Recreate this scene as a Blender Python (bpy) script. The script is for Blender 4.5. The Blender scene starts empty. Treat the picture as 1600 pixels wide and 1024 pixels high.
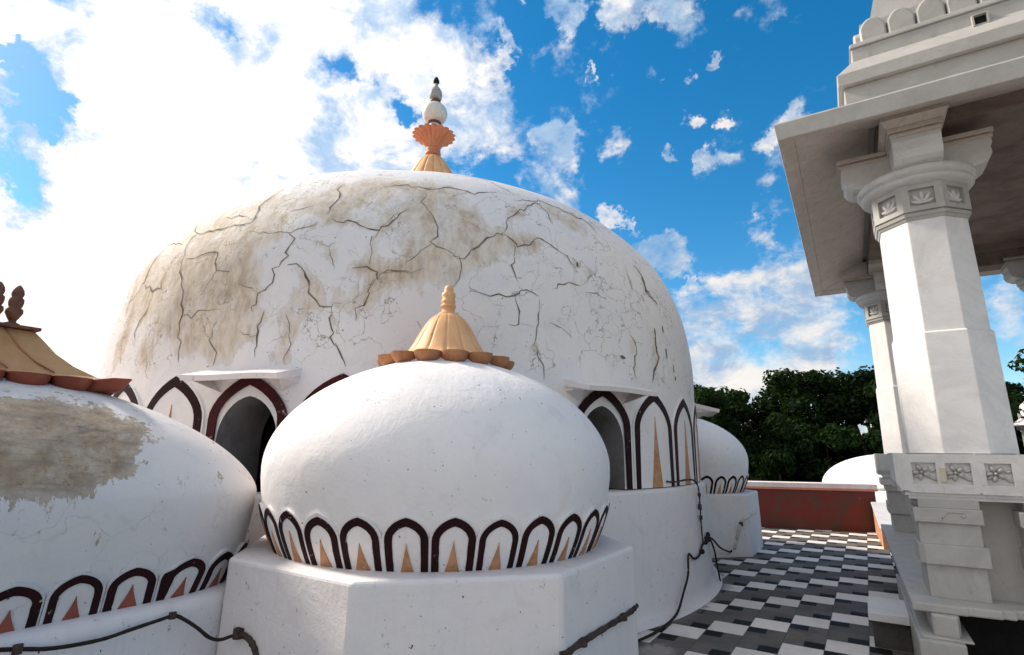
import bpy, bmesh, math, random
from mathutils import Vector, Matrix, noise
random.seed(7)
C = bpy.context.scene.collection
SC = bpy.context.scene
S = 1.5                      # unit of all coordinates below = camera height (1.5 m); z = -1 is the terrace floor
R = math.radians
def W(p): return Vector((p[0]*S, p[1]*S, (p[2]+1)*S))
# ------------------------------------------------------------------ camera
cam = bpy.data.cameras.new('camera'); co = bpy.data.objects.new('camera', cam); C.objects.link(co)
cam.sensor_width = 36; cam.lens = 18.92; cam.clip_start = .05; cam.clip_end = 6000
RIGHT = Vector((0.842594, 0.538456, 0.010012)); FWD = Vector((-0.526655, 0.819958, 0.224284))
RIGHT = (RIGHT - FWD*RIGHT.dot(FWD)/FWD.length_squared).normalized(); FWD.normalize(); UP = RIGHT.cross(FWD)
co.matrix_world = Matrix((( RIGHT.x, UP.x, -FWD.x, 0), (RIGHT.y, UP.y, -FWD.y, 0), (RIGHT.z, UP.z, -FWD.z, 1.5), (0, 0, 0, 1)))
SC.camera = co
# ------------------------------------------------------------------ light
SUN_AZ, SUN_EL = -98, 38     # azimuth from +Y, clockwise positive
sd = Vector((math.sin(R(SUN_AZ))*math.cos(R(SUN_EL)), math.cos(R(SUN_AZ))*math.cos(R(SUN_EL)), math.sin(R(SUN_EL))))
sl = bpy.data.lights.new('sun', 'SUN'); sl.energy = 3.2; sl.angle = R(9); sl.color = (1.0, .90, .78)
so = bpy.data.objects.new('sun', sl); C.objects.link(so); so.rotation_euler = sd.to_track_quat('Z', 'Y').to_euler()
SC.view_settings.view_transform = 'Standard'; SC.view_settings.look = 'None'
SC.view_settings.exposure = 0.85; SC.view_settings.gamma = 1
# ------------------------------------------------------------------ node helpers
class NT:
    def __init__(s, nt): s.nt = nt; nt.nodes.clear()
    def n(s, t, **k):
        o = s.nt.nodes.new(t)
        ins = k.pop('i', {})
        for a, v in k.items(): setattr(o, a, v)
        for a, v in ins.items():
            if isinstance(v, bpy.types.NodeSocket): s.nt.links.new(v, o.inputs[a])
            else: o.inputs[a].default_value = v
        return o
    def m(s, op, a, b=0.0, c=None, clamp=False):
        i = {0: a, 1: b}
        if c is not None: i[2] = c
        return s.n('ShaderNodeMath', operation=op, use_clamp=clamp, i=i).outputs[0]
    def vm(s, op, a, b=(0, 0, 0)): 
        o = s.n('ShaderNodeVectorMath', operation=op, i={0: a, 1: b}); return o.outputs['Value'] if op in ('DOT_PRODUCT', 'LENGTH', 'DISTANCE') else o.outputs[0]
    def mix(s, f, a, b, bt='MIX'):
        o = s.n('ShaderNodeMix', data_type='RGBA', blend_type=bt, i={0: f}); 
        for k, v in ((6, a), (7, b)):
            if isinstance(v, bpy.types.NodeSocket): s.nt.links.new(v, o.inputs[k])
            else: o.inputs[k].default_value = (*v, 1) if len(v) == 3 else v
        return o.outputs[2]
    def noise(s, v, sc, det=4, rough=.55, dist=0, dim='3D'):
        return s.n('ShaderNodeTexNoise', i={'Vector': v, 'Scale': sc, 'Detail': det, 'Roughness': rough, 'Distortion': dist}).outputs[0]
    def ss(s, v, a, b, lo=0.0, hi=1.0):
        return s.n('ShaderNodeMapRange', interpolation_type='SMOOTHSTEP', i={0: v, 1: a, 2: b, 3: lo, 4: hi}).outputs[0]
    def scale(s, v, k): 
        return s.n('ShaderNodeVectorMath', operation='MULTIPLY', i={0: v, 1: k}).outputs[0]
# ------------------------------------------------------------------ world: Nishita sky with broken cloud in world directions
wd = bpy.data.worlds.new('World'); SC.world = wd; wd.use_nodes = True
T = NT(wd.node_tree)
sky = T.n('ShaderNodeTexSky', sky_type='NISHITA'); sky.sun_disc = False; sky.sun_elevation = R(SUN_EL); sky.sun_rotation = R(SUN_AZ)
sky.air_density = 1.0; sky.dust_density = .25; sky.ozone_density = 2.2
hs = T.n('ShaderNodeHueSaturation', i={'Hue': .491, 'Saturation': 1.42, 'Value': .92, 'Color': sky.outputs[0]}).outputs[0]
dr = T.vm('NORMALIZE', T.n('ShaderNodeTexCoord').outputs['Generated'])
SEP = T.n('ShaderNodeSeparateXYZ', i={0: dr})
n1 = T.n('ShaderNodeTexNoise', i={'Vector': dr, 'Scale': 9, 'Detail': 6, 'Roughness': .65}).outputs[1]
n2 = T.vm('SCALE', T.vm('SUBTRACT', n1, (.5, .5, .5)), (0, 0, 0)); n2.node.inputs['Scale'].default_value = .16
dw = T.vm('ADD', dr, n2)
SKY = [(-0.878,0.264,0.400,0.392,0.75),(-0.826,0.424,0.372,0.309,0.70),(-0.953,0.261,0.155,0.333,0.80),(-0.796,0.273,0.540,0.238,0.60),(-0.677,0.396,0.620,0.071,0.55),(-0.570,0.487,0.662,0.071,0.50),(-0.586,0.504,0.634,0.042,0.50),(-0.567,0.560,0.604,0.048,0.60),(-0.510,0.590,0.626,0.071,0.80),(-0.494,0.650,0.577,0.065,0.80),(-0.557,0.635,0.535,0.071,0.70),(-0.592,0.591,0.548,0.059,0.60),(-0.671,0.554,0.493,0.083,0.70),(-0.722,0.490,0.488,0.095,0.50),(-0.427,0.623,0.655,0.026,0.70),(-0.441,0.629,0.641,0.018,0.50),(-0.372,0.759,0.534,0.038,0.60),(-0.409,0.745,0.527,0.031,0.60),(-0.355,0.762,0.542,0.021,0.60),(-0.229,0.701,0.675,0.043,0.75),(-0.183,0.716,0.673,0.050,0.80),(-0.324,0.645,0.692,0.030,0.70),(-0.269,0.682,0.680,0.021,0.70),(-0.374,0.614,0.695,0.012,0.60),(-0.263,0.901,0.346,0.043,1.00),(-0.326,0.854,0.404,0.026,0.90),(-0.311,0.873,0.377,0.021,0.90),(-0.292,0.897,0.332,0.021,0.50),(-0.151,0.963,0.223,0.107,0.60),(-0.209,0.946,0.249,0.071,0.60),(-0.063,0.970,0.235,0.095,0.60),(-0.115,0.981,0.156,0.131,0.50),(-0.210,0.966,0.151,0.083,0.60),(-0.036,0.864,0.502,0.033,0.80),(-0.070,0.868,0.492,0.021,0.80),(-0.179,0.824,0.537,0.019,0.70),(-0.158,0.864,0.478,0.019,0.60),(-0.126,0.870,0.477,0.019,0.60),(-0.180,0.864,0.470,0.014,0.50),(-0.148,0.774,0.616,0.017,0.65),(-0.181,0.783,0.596,0.014,0.55),(-0.139,0.831,0.539,0.011,0.60),(-0.222,0.769,0.599,0.012,0.55),(-0.302,0.803,0.514,0.031,0.45),(-0.231,0.841,0.489,0.019,0.50),(-0.104,0.928,0.358,0.026,0.45),(-0.319,0.715,0.622,0.011,0.60),(-0.282,0.741,0.609,0.007,0.50),(-0.229,0.928,0.295,0.010,0.80),(-0.172,0.858,0.485,0.012,0.40),(-0.426,0.764,0.485,0.083,0.45),(-0.014,0.791,0.612,0.024,0.35),(0.192,0.957,0.219,0.036,0.30),(-0.868,0.185,0.461,0.055,-0.95),(-0.890,0.196,0.412,0.021,-0.90),(-0.911,0.194,0.364,0.043,-0.90),(-0.927,0.200,0.318,0.038,-0.95),(-0.861,0.148,0.486,0.026,-0.90),(-0.821,0.157,0.549,0.071,-0.70),(-0.729,0.334,0.597,0.036,-0.55),(-0.682,0.477,0.555,0.065,-0.35),(-0.585,0.582,0.564,0.029,-0.70),(-0.719,0.363,0.592,0.048,-0.30),(-0.919,0.256,0.298,0.036,-0.25),(-0.798,0.434,0.419,0.024,-0.20),(-0.651,0.473,0.593,0.036,-0.40),(-0.854,0.246,0.458,0.071,-0.20),(-0.601,0.537,0.591,0.021,-0.40)]
acc = None; neg = None
for (x, y, z, r, w) in SKY:
    d = T.vm('DISTANCE', dw, (x, y, z))
    v = T.ss(d, r*.2, r*1.4, w*(.7 if w > 0 and r > .15 else 1.2 if w > 0 and r < .045 else 1 if w > 0 else 1.7), 0.0)
    if w > 0: acc = v if acc is None else T.m('ADD', acc, v)
    else: neg = v if neg is None else T.m('ADD', neg, v)
# low bank of haze cloud near the horizon and unseen cloud behind the camera, added as fill light
low = T.ss(SEP.outputs[2], .05, .32, .24, 0.0)
acc = T.m('ADD', T.m('ADD', T.m('MINIMUM', acc, .54), neg), low)
pl = T.n('ShaderNodeCombineXYZ', i={0: T.m('DIVIDE', SEP.outputs[0], T.m('ADD', SEP.outputs[2], .35)), 1: T.m('DIVIDE', SEP.outputs[1], T.m('ADD', SEP.outputs[2], .35)), 2: 0.0}).outputs[0]
dq = T.scale(dr, (1, 1, 1.5)); f1 = T.noise(dq, 6.5, 9, .6, .3); f2 = T.noise(dq, 21, 7, .6, .2)
back = T.ss(T.vm('DOT_PRODUCT', dr, (-.50, -.80, .33)), -.15, .35, 0.0, 1.1)
den = T.m('ADD', T.m('ADD', acc, back), T.m('ADD', T.m('MULTIPLY', T.m('SUBTRACT', f1, .5), 2.3), T.m('MULTIPLY', T.m('SUBTRACT', f2, .5), 1.1)))
cov = T.ss(den, .16, .74)
thick = T.ss(den, .75, 1.6)
sunny = T.ss(T.vm('DOT_PRODUCT', dr, tuple(sd)), .3, 1.0)
cl = T.mix(T.ss(T.noise(dq, 9, 7, .65, .3), .38, .60), (.40, .58, .82), (1.06, 1.02, .98))
cl = T.mix(thick, cl, (1.14, 1.08, 1.02))
clb = T.m('ADD', 4.7, T.m('MULTIPLY', sunny, 1.6))
cle = T.vm('SCALE', cl); T.nt.links.new(clb, cle.node.inputs['Scale'])
colr = T.mix(cov, hs, cle)
bgn = T.n('ShaderNodeBackground', i={0: colr, 1: .105})
T.nt.links.new(bgn.outputs[0], T.n('ShaderNodeOutputWorld').inputs[0])
# ------------------------------------------------------------------ materials
MATS = {}
def newmat(name):
    m = bpy.data.materials.new(name); m.use_nodes = True; t = NT(m.node_tree); MATS[name] = m
    return m, t
def finish(t, col, rough=.7, bump=None, bs=.3, dist=.01, spec=.35, **kw):
    b = t.n('ShaderNodeBsdfPrincipled', i={'Base Color': col if isinstance(col, bpy.types.NodeSocket) else (*col, 1), 'Roughness': rough, 'Specular IOR Level': spec})
    if bump is not None:
        bb = t.n('ShaderNodeBump', i={'Height': bump, 'Strength': bs, 'Distance': dist}); t.nt.links.new(bb.outputs[0], b.inputs['Normal'])
    for k, v in kw.items(): b.inputs[k].default_value = v
    t.nt.links.new(b.outputs[0], t.n('ShaderNodeOutputMaterial').inputs[0]); return b
def pos(t): return t.n('ShaderNodeNewGeometry').outputs['Position']
def whitewash(name, base, grime=(.30, .28, .25), specks=1.0, stain=False, streak=0.0):
    m, t = newmat(name); p = pos(t)
    big = t.noise(p, 1.1, 6, .6, .5); fine = t.noise(p, 28, 6, .7); mid = t.noise(p, 5.5, 7, .65, .6)
    c = t.mix(t.ss(big, .35, .7), tuple(v*1.0 for v in base), tuple(v*k for v, k in zip(base, (.955, .96, .985))))
    c = t.mix(t.ss(mid, .50, .72, 0, .5), c, tuple(v*.82 for v in base))
    cool = t.noise(p, 2.1, 5, .6, 1.); c = t.mix(t.ss(cool, .45, .62, 0, .6), c, tuple(v*k for v, k in zip(base, (.93, .95, 1.0))))
    br = t.noise(t.scale(p, (2.2, 2.2, 12)), 3, 6, .75, .5); c = t.mix(t.ss(br, .5, .75, 0, .25), c, tuple(v*.86 for v in base))
    dr_ = t.noise(t.scale(p, (11, 11, .8)), 1.7, 6, .7); c = t.mix(t.m('MULTIPLY', t.ss(dr_, .56, .74, 0, .35), t.ss(t.noise(p, 1.3, 3), .45, .6)), c, tuple(v*.68 for v in base))
    # scattered chips and dark flecks, gathered in patches
    patch = t.ss(t.noise(p, 2.3, 3), .47, .58)
    fl = t.ss(t.noise(p, 19, 7, .78), .60, .66)
    c = t.mix(t.m('MULTIPLY', t.m('MULTIPLY', fl, patch), .75*specks), c, grime)
    fl2 = t.ss(t.noise(p, 34, 2, .5), .735, .76)
    c = t.mix(t.m('MULTIPLY', fl2, .8*specks), c, (.04, .035, .035))
    scr = t.noise(t.scale(p, (3, 3, 9)), 6, 6, .8, 1.2)
    c = t.mix(t.m('MULTIPLY', t.ss(scr, .66, .72), t.m('MULTIPLY', patch, .55*specks)), c, (.38, .37, .36))
    if streak:
        st = t.noise(t.scale(p, (9, 9, .7)), 2.4, 5, .65)
        c = t.mix(t.ss(st, .52, .8, 0, streak), c, grime)
    h = t.m('ADD', t.m('MULTIPLY', mid, .9), t.m('MULTIPLY', fine, .22))
    if stain:
        a = t.n('ShaderNodeAttribute', attribute_name='stain').outputs['Fac']
        a = t.m('MULTIPLY', a, .8)
        e = t.m('ADD', a, t.m('ADD', t.m('MULTIPLY', t.m('SUBTRACT', t.noise(t.scale(p, (1.6, 1.6, .7)), 3.2, 10, .74, .8), .5), 2.1), t.m('MULTIPLY', t.m('SUBTRACT', t.noise(p, 1.1, 4), .5), 1.2)))
        k = t.ss(e, .51, .62) if not isinstance(stain, tuple) else t.ss(t.m('ADD', t.m('ADD', a, t.m('MULTIPLY', t.m('SUBTRACT', t.noise(t.scale(p, (9, 9, 1.6)), 1.6, 6, .7), .5), 1.5)), t.m('MULTIPLY', t.m('SUBTRACT', t.noise(t.scale(p, (1.6, 1.6, .8)), 4.5, 10, .72, .6), .5), 2.0)), .33, .39)
        sf = stain if isinstance(stain, tuple) else (1, 1, 1)
        sc = t.mix(t.ss(t.noise(t.scale(p, (2, 2, .8)), 5, 7, .7), .35, .68), tuple(a*b for a, b in zip((.72, .63, .52), sf)), tuple(a*b for a, b in zip((.46, .36, .255), sf)))
        sc = t.mix(t.ss(t.noise(p, 3.1, 6, .7, 1.), .55, .72), sc, tuple(a*b for a, b in zip((.77, .72, .65), sf)))
        if isinstance(stain, tuple): sc = t.mix(t.ss(t.noise(t.scale(p, (1.5, 1.5, 6)), 3.2, 8, .75, .6), .46, .64, 0, .85), sc, (.20, .155, .115)); sc = t.mix(t.ss(t.noise(p, 24, 6, .75), .56, .66, 0, .6), sc, (.10, .08, .06))
        c = t.mix(t.m('MULTIPLY', k, t.ss(e, .45, 1.15, .35 if not isinstance(stain, tuple) else .8, 1.0)), c, sc)
        # hairline crazing inside the worn plaster
        vo = t.n('ShaderNodeTexVoronoi', feature='DISTANCE_TO_EDGE', i={'Vector': t.vm('ADD', p, t.n('ShaderNodeTexNoise', i={'Vector': p, 'Scale': 2.5, 'Detail': 5}).outputs[1]), 'Scale': 2.6}).outputs[0]
        cr = t.m('MULTIPLY', t.ss(vo, .004, .014, 1.0, 0.0), t.m('MULTIPLY', t.ss(t.noise(p, 1.7, 2), .42, .54), .75))
        c = t.mix(t.m('MULTIPLY', cr, .25 if isinstance(stain, tuple) else 1.0), c, (.30, .26, .22))
        h = t.m('SUBTRACT', h, t.m('MULTIPLY', k, .8)); h = t.m('SUBTRACT', h, t.m('MULTIPLY', cr, .8))
    finish(t, c, .70, h, .34, .03, spec=.22)
    return m
whitewash('whitewash', (.82, .78, .765))
whitewash('whitewash_old', (.81, .775, .76), stain=True, specks=1.2)
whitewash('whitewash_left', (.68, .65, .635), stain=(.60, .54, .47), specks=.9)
whitewash('whitewash_pink', (.78, .72, .70), specks=.8)
whitewash('whitewash_plinth', (.76, .71, .695), specks=1.3, streak=.12)
def plain(name, col, col2=None, rough=.6, sc=9, bump=.25, dark=None, spec=.35, chip=0):
    m, t = newmat(name); p = pos(t); col2 = col2 or tuple(v*.72 for v in col)
    n = t.noise(p, sc, 6, .65, .3); c = t.mix(t.ss(n, .35, .7), col, col2)
    if chip: c = t.mix(t.m('MULTIPLY', t.ss(t.noise(p, 16, 8, .75), .63, .67), chip), c, (.62, .57, .54))
    c = t.mix(t.ss(t.noise(p, sc*4, 4, .7), .64, .72, 0, .5), c, dark or tuple(v*.4 for v in col))
    finish(t, c, rough, t.noise(p, sc*5, 5, .6), bump, .006, spec); return m
plain('black_maroon_paint', (.016, .005, .006), (.028, .006, .008), .6, 6, .15, None, .12, .8)
plain('maroon_paint', (.060, .007, .010), (.030, .005, .007), .6, 5, .15, None, .15, .8)
plain('ochre_paint', (.55, .29, .16), (.36, .17, .08), .6, 12, .25, None, .2, .7)
plain('red_ochre_paint', (.30, .085, .05), (.22, .05, .035), .6, 12)
plain('buff_paint', (.80, .47, .235), (.70, .36, .16), .55, 5, .2)
plain('brown_ochre_paint', (.42, .19, .085), (.30, .12, .055), .55, 7, .2)
plain('dull_tan_paint', (.52, .30, .14), (.42, .22, .09), .6, 5, .2)
plain('red_brown_paint', (.24, .055, .028), (.17, .036, .02), .5, 6, .2)
plain('dark_terracotta', (.20, .085, .05), (.10, .045, .03), .6, 12, .3)
plain('coral_paint', (.60, .235, .12), (.50, .17, .08), .55, 7, .2)
plain('pale_stone', (.74, .72, .68), (.60, .57, .53), .5, 7, .2)
plain('grey_stone', (.40, .38, .37), (.28, .27, .26), .6, 7, .2)
plain('shaded_marble', (.24, .185, .155), (.14, .105, .088), .7, 3, .2)  # marble darkened to carry the shade under the ceiling and beams
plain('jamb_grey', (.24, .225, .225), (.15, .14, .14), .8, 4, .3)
plain('crack', (.12, .095, .075), (.26, .21, .17), .9, 9, .1)
plain('black_cable', (.022, .018, .018), (.035, .028, .025), .75, 14, .2, None, .1)
plain('rusty_pipe', (.085, .06, .05), (.035, .025, .022), .8, 12, .3, None, .1)
plain('pale_pipe', (.62, .60, .58), (.42, .40, .38), .4, 12, .3)
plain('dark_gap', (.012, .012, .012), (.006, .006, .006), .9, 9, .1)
plain('bark', (.07, .05, .035), (.04, .03, .02), .9, 4, .5)
plain('beige_putty', (.55, .50, .38), (.44, .40, .30), .8, 12, .3)
plain('distant_wash', (.84, .82, .80), (.78, .75, .73), .7, 2, .1)
plain('brown_rubble', (.10, .085, .07), (.045, .04, .035), .9, 10, .8)
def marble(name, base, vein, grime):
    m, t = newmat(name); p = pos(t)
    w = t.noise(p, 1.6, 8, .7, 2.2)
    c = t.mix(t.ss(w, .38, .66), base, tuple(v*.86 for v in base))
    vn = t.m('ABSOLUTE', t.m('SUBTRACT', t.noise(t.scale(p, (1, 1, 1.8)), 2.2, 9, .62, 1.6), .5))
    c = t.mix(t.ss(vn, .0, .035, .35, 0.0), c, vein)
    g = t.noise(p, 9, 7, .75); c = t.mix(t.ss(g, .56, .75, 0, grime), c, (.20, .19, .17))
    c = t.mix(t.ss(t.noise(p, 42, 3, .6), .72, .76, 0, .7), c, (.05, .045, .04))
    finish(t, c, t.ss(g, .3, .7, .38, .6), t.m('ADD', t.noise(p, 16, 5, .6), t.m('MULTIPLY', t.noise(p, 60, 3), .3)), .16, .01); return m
marble('marble', (.63, .615, .60), (.46, .44, .43), .25)
marble('pillar_marble', (.76, .74, .73), (.62, .61, .61), .10)
marble('grey_marble', (.44, .425, .40), (.38, .36, .33), .55)
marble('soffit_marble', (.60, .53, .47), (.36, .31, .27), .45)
# terrace tiles
m, t = newmat('chequer_tiles'); p = pos(t); sp = t.n('ShaderNodeSeparateXYZ', i={0: p})
u = t.m('DIVIDE', t.m('ADD', sp.outputs[0], .097*S), .1995*S); v = t.m('DIVIDE', t.m('SUBTRACT', sp.outputs[1], 4.770*S), .2075*S)
i_ = t.m('FLOOR', u); fu = t.m('FRACT', u); q = t.m('SUBTRACT', v, t.m('ADD', i_, 1.0)); mm = t.m('FLOORED_MODULO', q, 3.0)
# (columns step one cell away from the camera for each column to the right)
wh = t.m('LESS_THAN', mm, 1.0)
b1 = t.m('MULTIPLY', t.m('GREATER_THAN', mm, 2.5), t.m('LESS_THAN', fu, .5))
b2 = t.m('MULTIPLY', t.m('MULTIPLY', t.m('GREATER_THAN', mm, 1.0), t.m('LESS_THAN', mm, 1.5)), t.m('GREATER_THAN', fu, .5))
bl = t.m('ADD', b1, b2)
cid = t.n('ShaderNodeCombineXYZ', i={0: i_, 1: t.m('FLOOR', v), 2: 0.0}).outputs[0]
rnd = t.n('ShaderNodeTexWhiteNoise', i={'Vector': cid}).outputs[0]
gr = t.mix(rnd, (.115, .102, .092), (.17, .150, .135))
gr = t.mix(t.ss(t.noise(p, 3, 7, .7), .4, .7), gr, (.085, .08, .072))
c = gr
wc = t.mix(rnd, (.80, .75, .715), (.66, .61, .575))
wc = t.mix(t.ss(t.noise(t.scale(p, (3, 14, 3)), 1.7, 6, .7), .5, .8, 0, .5), wc, (.40, .37, .35))
c = t.mix(wh, c, wc)
ju = t.m('MINIMUM', fu, t.m('SUBTRACT', 1.0, fu)); fm = t.m('FRACT', v); jm = t.m('MINIMUM', fm, t.m('SUBTRACT', 1.0, fm))
j = t.ss(ju, .008, .016, .65, 0.0); j2 = t.m('MULTIPLY', t.ss(jm, .006, .014, .4, 0.0), t.m('SUBTRACT', 1.0, bl))
c = t.mix(t.m('MAXIMUM', j, j2), c, (.05, .045, .04))
c = t.mix(t.ss(t.noise(p, 30, 4, .7), .64, .74, 0, .5), c, (.05, .045, .04))
c = t.mix(t.ss(t.noise(p, 1.2, 6, .7, .6), .5, .75, 0, .35), c, (.16, .145, .13))
c = t.mix(bl, c, (.012, .011, .010))
# cement and lime smeared over the tiles along the foot of the plinths
dd = t.m('SUBTRACT', t.vm('DISTANCE', t.n('ShaderNodeCombineXYZ', i={0: sp.outputs[0], 1: sp.outputs[1], 2: 0.0}).outputs[0], (-3.853*S, 4.255*S, 0)), 2.76*S)
ls = t.m('ADD', t.ss(dd, .0, .42, 1.0, 0.0), t.m('MULTIPLY', t.m('SUBTRACT', t.noise(p, 3.2, 7, .65, .8), .5), 1.5))
c = t.mix(t.ss(ls, .55, .95, 0, .85), c, (.19, .175, .165))
l2 = t.m('ADD', t.ss(t.vm('DISTANCE', p, (-1.02*S, 3.02*S, 0)), .0, .42, 1.0, 0.0), t.m('MULTIPLY', t.m('SUBTRACT', t.noise(p, 4, 7, .65, .8), .5), 1.2))
c = t.mix(t.ss(l2, .5, .9, 0, .8), c, t.mix(t.noise(p, 9, 5), (.48, .44, .42), (.25, .22, .20)))
finish(t, c, t.ss(t.noise(p, 2.5, 5), .3, .7, .55, .75), t.m('SUBTRACT', t.noise(p, 22, 5), t.m('MAXIMUM', j, j2)), .25, .006, spec=.12)
# red wall
m, t = newmat('red_wall_paint'); p = pos(t)
c = t.mix(t.ss(t.noise(p, 1.5, 7, .7, 1.), .40, .62), (.17, .026, .018), (.095, .045, .030))
c = t.mix(t.ss(t.noise(t.scale(p, (1, 1, .5)), 2.4, 7, .75, 1.5), .5, .7, 0, .8), c, (.10, .05, .035))
c = t.mix(t.ss(t.noise(p, 13, 5, .7), .68, .74, 0, .8), c, (.35, .28, .25))
finish(t, c, .6, t.noise(p, 12, 6, .7), .3, .02)
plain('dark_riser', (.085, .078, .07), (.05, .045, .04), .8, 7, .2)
plain('sunlit_salmon', (.70, .26, .16), (.58, .22, .15), .6, 4, .2)
plain('orange_plaster', (.52, .26, .15), (.42, .18, .10), .7, 5, .3)
plain('pink_white_paint', (.84, .76, .73), (.74, .62, .60), .6, 4, .2)
# ground, foliage
m, t = newmat('ground_soil'); p = pos(t)
finish(t, t.mix(t.ss(t.noise(p, .3, 6), .4, .6), (.045, .055, .025), (.09, .08, .05)), .95, t.noise(p, 3, 5), .4, .1)
for nm, a, b in (('leaves_dark', (.003, .007, .003), (.013, .030, .007)), ('leaves_mid', (.004, .010, .004), (.020, .044, .010))):
    m, t = newmat(nm); at = t.n('ShaderNodeAttribute', attribute_name='tone').outputs['Fac']
    c = t.mix(at, a, b); bs = t.n('ShaderNodeBsdfPrincipled', i={'Base Color': c, 'Roughness': .7, 'Specular IOR Level': .06})
    tr = t.n('ShaderNodeBsdfTranslucent', i={0: t.mix(at, (.008, .022, .004), (.035, .07, .01))})
    ms = t.n('ShaderNodeMixShader', i={0: .25, 1: bs.outputs[0], 2: tr.outputs[0]})
    t.nt.links.new(ms.outputs[0], t.n('ShaderNodeOutputMaterial').inputs[0])
# ------------------------------------------------------------------ mesh builder and object helpers
class MB:
    def __init__(s): s.v = []; s.f = []; s.m = []; s.sm = []
    def add(s, vs, fs, mat=0, smooth=False):
        o = len(s.v); s.v += [tuple(x) for x in vs]
        for f in fs: s.f.append([o+k for k in f]); s.m.append(mat); s.sm.append(smooth)
    def box(s, x0, x1, y0, y1, z0, z1, mat=0):
        s.prism([(x0, y0), (x1, y0), (x1, y1), (x0, y1)], z0, z1, mat)
    def prism(s, poly, z0, z1, mat=0, poly2=None, smooth=False):
        p2 = poly2 or poly; n = len(poly)
        s.add([(x, y, z0) for x, y in poly]+[(x, y, z1) for x, y in p2],
              [[k, (k+1) % n, n+(k+1) % n, n+k] for k in range(n)]+[list(range(n))[::-1], list(range(n, 2*n))], mat, smooth)
    def loft(s, rings, mat=0, smooth=True, close=True, cap0=False, cap1=False):
        n = len(rings[0]); assert all(len(r) == n for r in rings); vs = [p for r in rings for p in r]; fs = []
        for a in range(len(rings)-1):
            for k in range(n if close else n-1):
                k2 = (k+1) % n; fs.append([a*n+k, a*n+k2, (a+1)*n+k2, (a+1)*n+k])
        if cap0: fs.append(list(range(n))[::-1])
        if cap1: fs.append([(len(rings)-1)*n+k for k in range(n)])
        s.add(vs, fs, mat, smooth)
    def lathe(s, cx, cy, prof, n=48, mat=0, smooth=True, mod=None, cap0=True, cap1=True, a0=0):
        rings = []
        for (r, z) in prof:
            ring = []
            for k in range(n):
                th = a0+2*math.pi*k/n; rr = r*(mod(th, r, z) if mod else 1)
                ring.append((cx+rr*math.cos(th), cy+rr*math.sin(th), z))
            rings.append(ring)
        s.loft(rings, mat, smooth, True, cap0, cap1)
    def ext_x(s, prof_yz, x0, x1, mat=0):   # profile in the yz plane, extruded along x
        n = len(prof_yz)
        s.add([(x0, y, z) for y, z in prof_yz]+[(x1, y, z) for y, z in prof_yz],
              [[k, (k+1) % n, n+(k+1) % n, n+k] for k in range(n)]+[list(range(n))[::-1], list(range(n, 2*n))], mat)
    def ext_y(s, prof_xz, y0, y1, mat=0):
        n = len(prof_xz)
        s.add([(x, y0, z) for x, z in prof_xz]+[(x, y1, z) for x, z in prof_xz],
              [[k, (k+1) % n, n+(k+1) % n, n+k][::-1] for k in range(n)]+[list(range(n)), list(range(n, 2*n))[::-1]], mat)
    def tube(s, pts, r, n=8, mat=0, wob=0):
        pts = [Vector(p) for p in pts]; rings = []
        up = Vector((0, 0, 1))
        for k, p in enumerate(pts):
            d = (pts[min(k+1, len(pts)-1)]-pts[max(k-1, 0)]).normalized()
            a = d.cross(up if abs(d.z) < .95 else Vector((1, 0, 0))).normalized(); b = a.cross(d)
            rr = r*(1+wob*random.uniform(-1, 1))
            rings.append([tuple(p+a*rr*math.cos(2*math.pi*q/n)+b*rr*math.sin(2*math.pi*q/n)) for q in range(n)])
        s.loft(rings, mat, True, True, True, True)
    def build(s, name, mats, parent=None, origin=None, bevel=0, seg=2, fixn=True, xf=None):
        if isinstance(mats, str): mats = [mats]
        if origin is None: origin = parent['_o'] if parent else (0, 0, -1)
        O = Vector(origin)
        vs = [((xf(Vector(v)) if xf else Vector(v))-O)*S for v in s.v]
        me = bpy.data.meshes.new(name); me.from_pydata(vs, [], s.f)
        for mt in mats: me.materials.append(MATS[mt])
        me.polygons.foreach_set('material_index', s.m); me.polygons.foreach_set('use_smooth', s.sm)
        if fixn:
            bm = bmesh.new(); bm.from_mesh(me); bmesh.ops.recalc_face_normals(bm, faces=bm.faces); bm.to_mesh(me); bm.free()
        me.update()
        o = bpy.data.objects.new(name, me); C.objects.link(o)
        if parent: o.parent = parent
        else: o.location = W(origin)
        if bevel:
            b = o.modifiers.new('bevel', 'BEVEL'); b.width = bevel*S; b.segments = seg; b.limit_method = 'ANGLE'; b.angle_limit = R(32)
        o['_o'] = tuple(origin)
        return o
def thing(name, label, cat, o=(0, 0, -1), group=None):
    e = bpy.data.objects.new(name, None); C.objects.link(e); e.location = W(o); e.empty_display_size = .2
    e['_o'] = tuple(o); e['label'] = label; e['category'] = cat
    if group: e['group'] = group
    return e
def tag(o, label, cat, group=None):
    o['label'] = label; o['category'] = cat
    if group: o['group'] = group
    return o
def smooth_pts(pts, k=4):      # Catmull-Rom
    P = [Vector(p) for p in pts]; out = []
    for i in range(len(P)-1):
        a, b, c, d = P[max(i-1, 0)], P[i], P[i+1], P[min(i+2, len(P)-1)]
        for j in range(k):
            t_ = j/k; out.append(.5*((2*b)+(-a+c)*t_+(2*a-5*b+4*c-d)*t_*t_+(-a+3*b-3*c+d)*t_**3))
    return out+[P[-1]]
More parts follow.
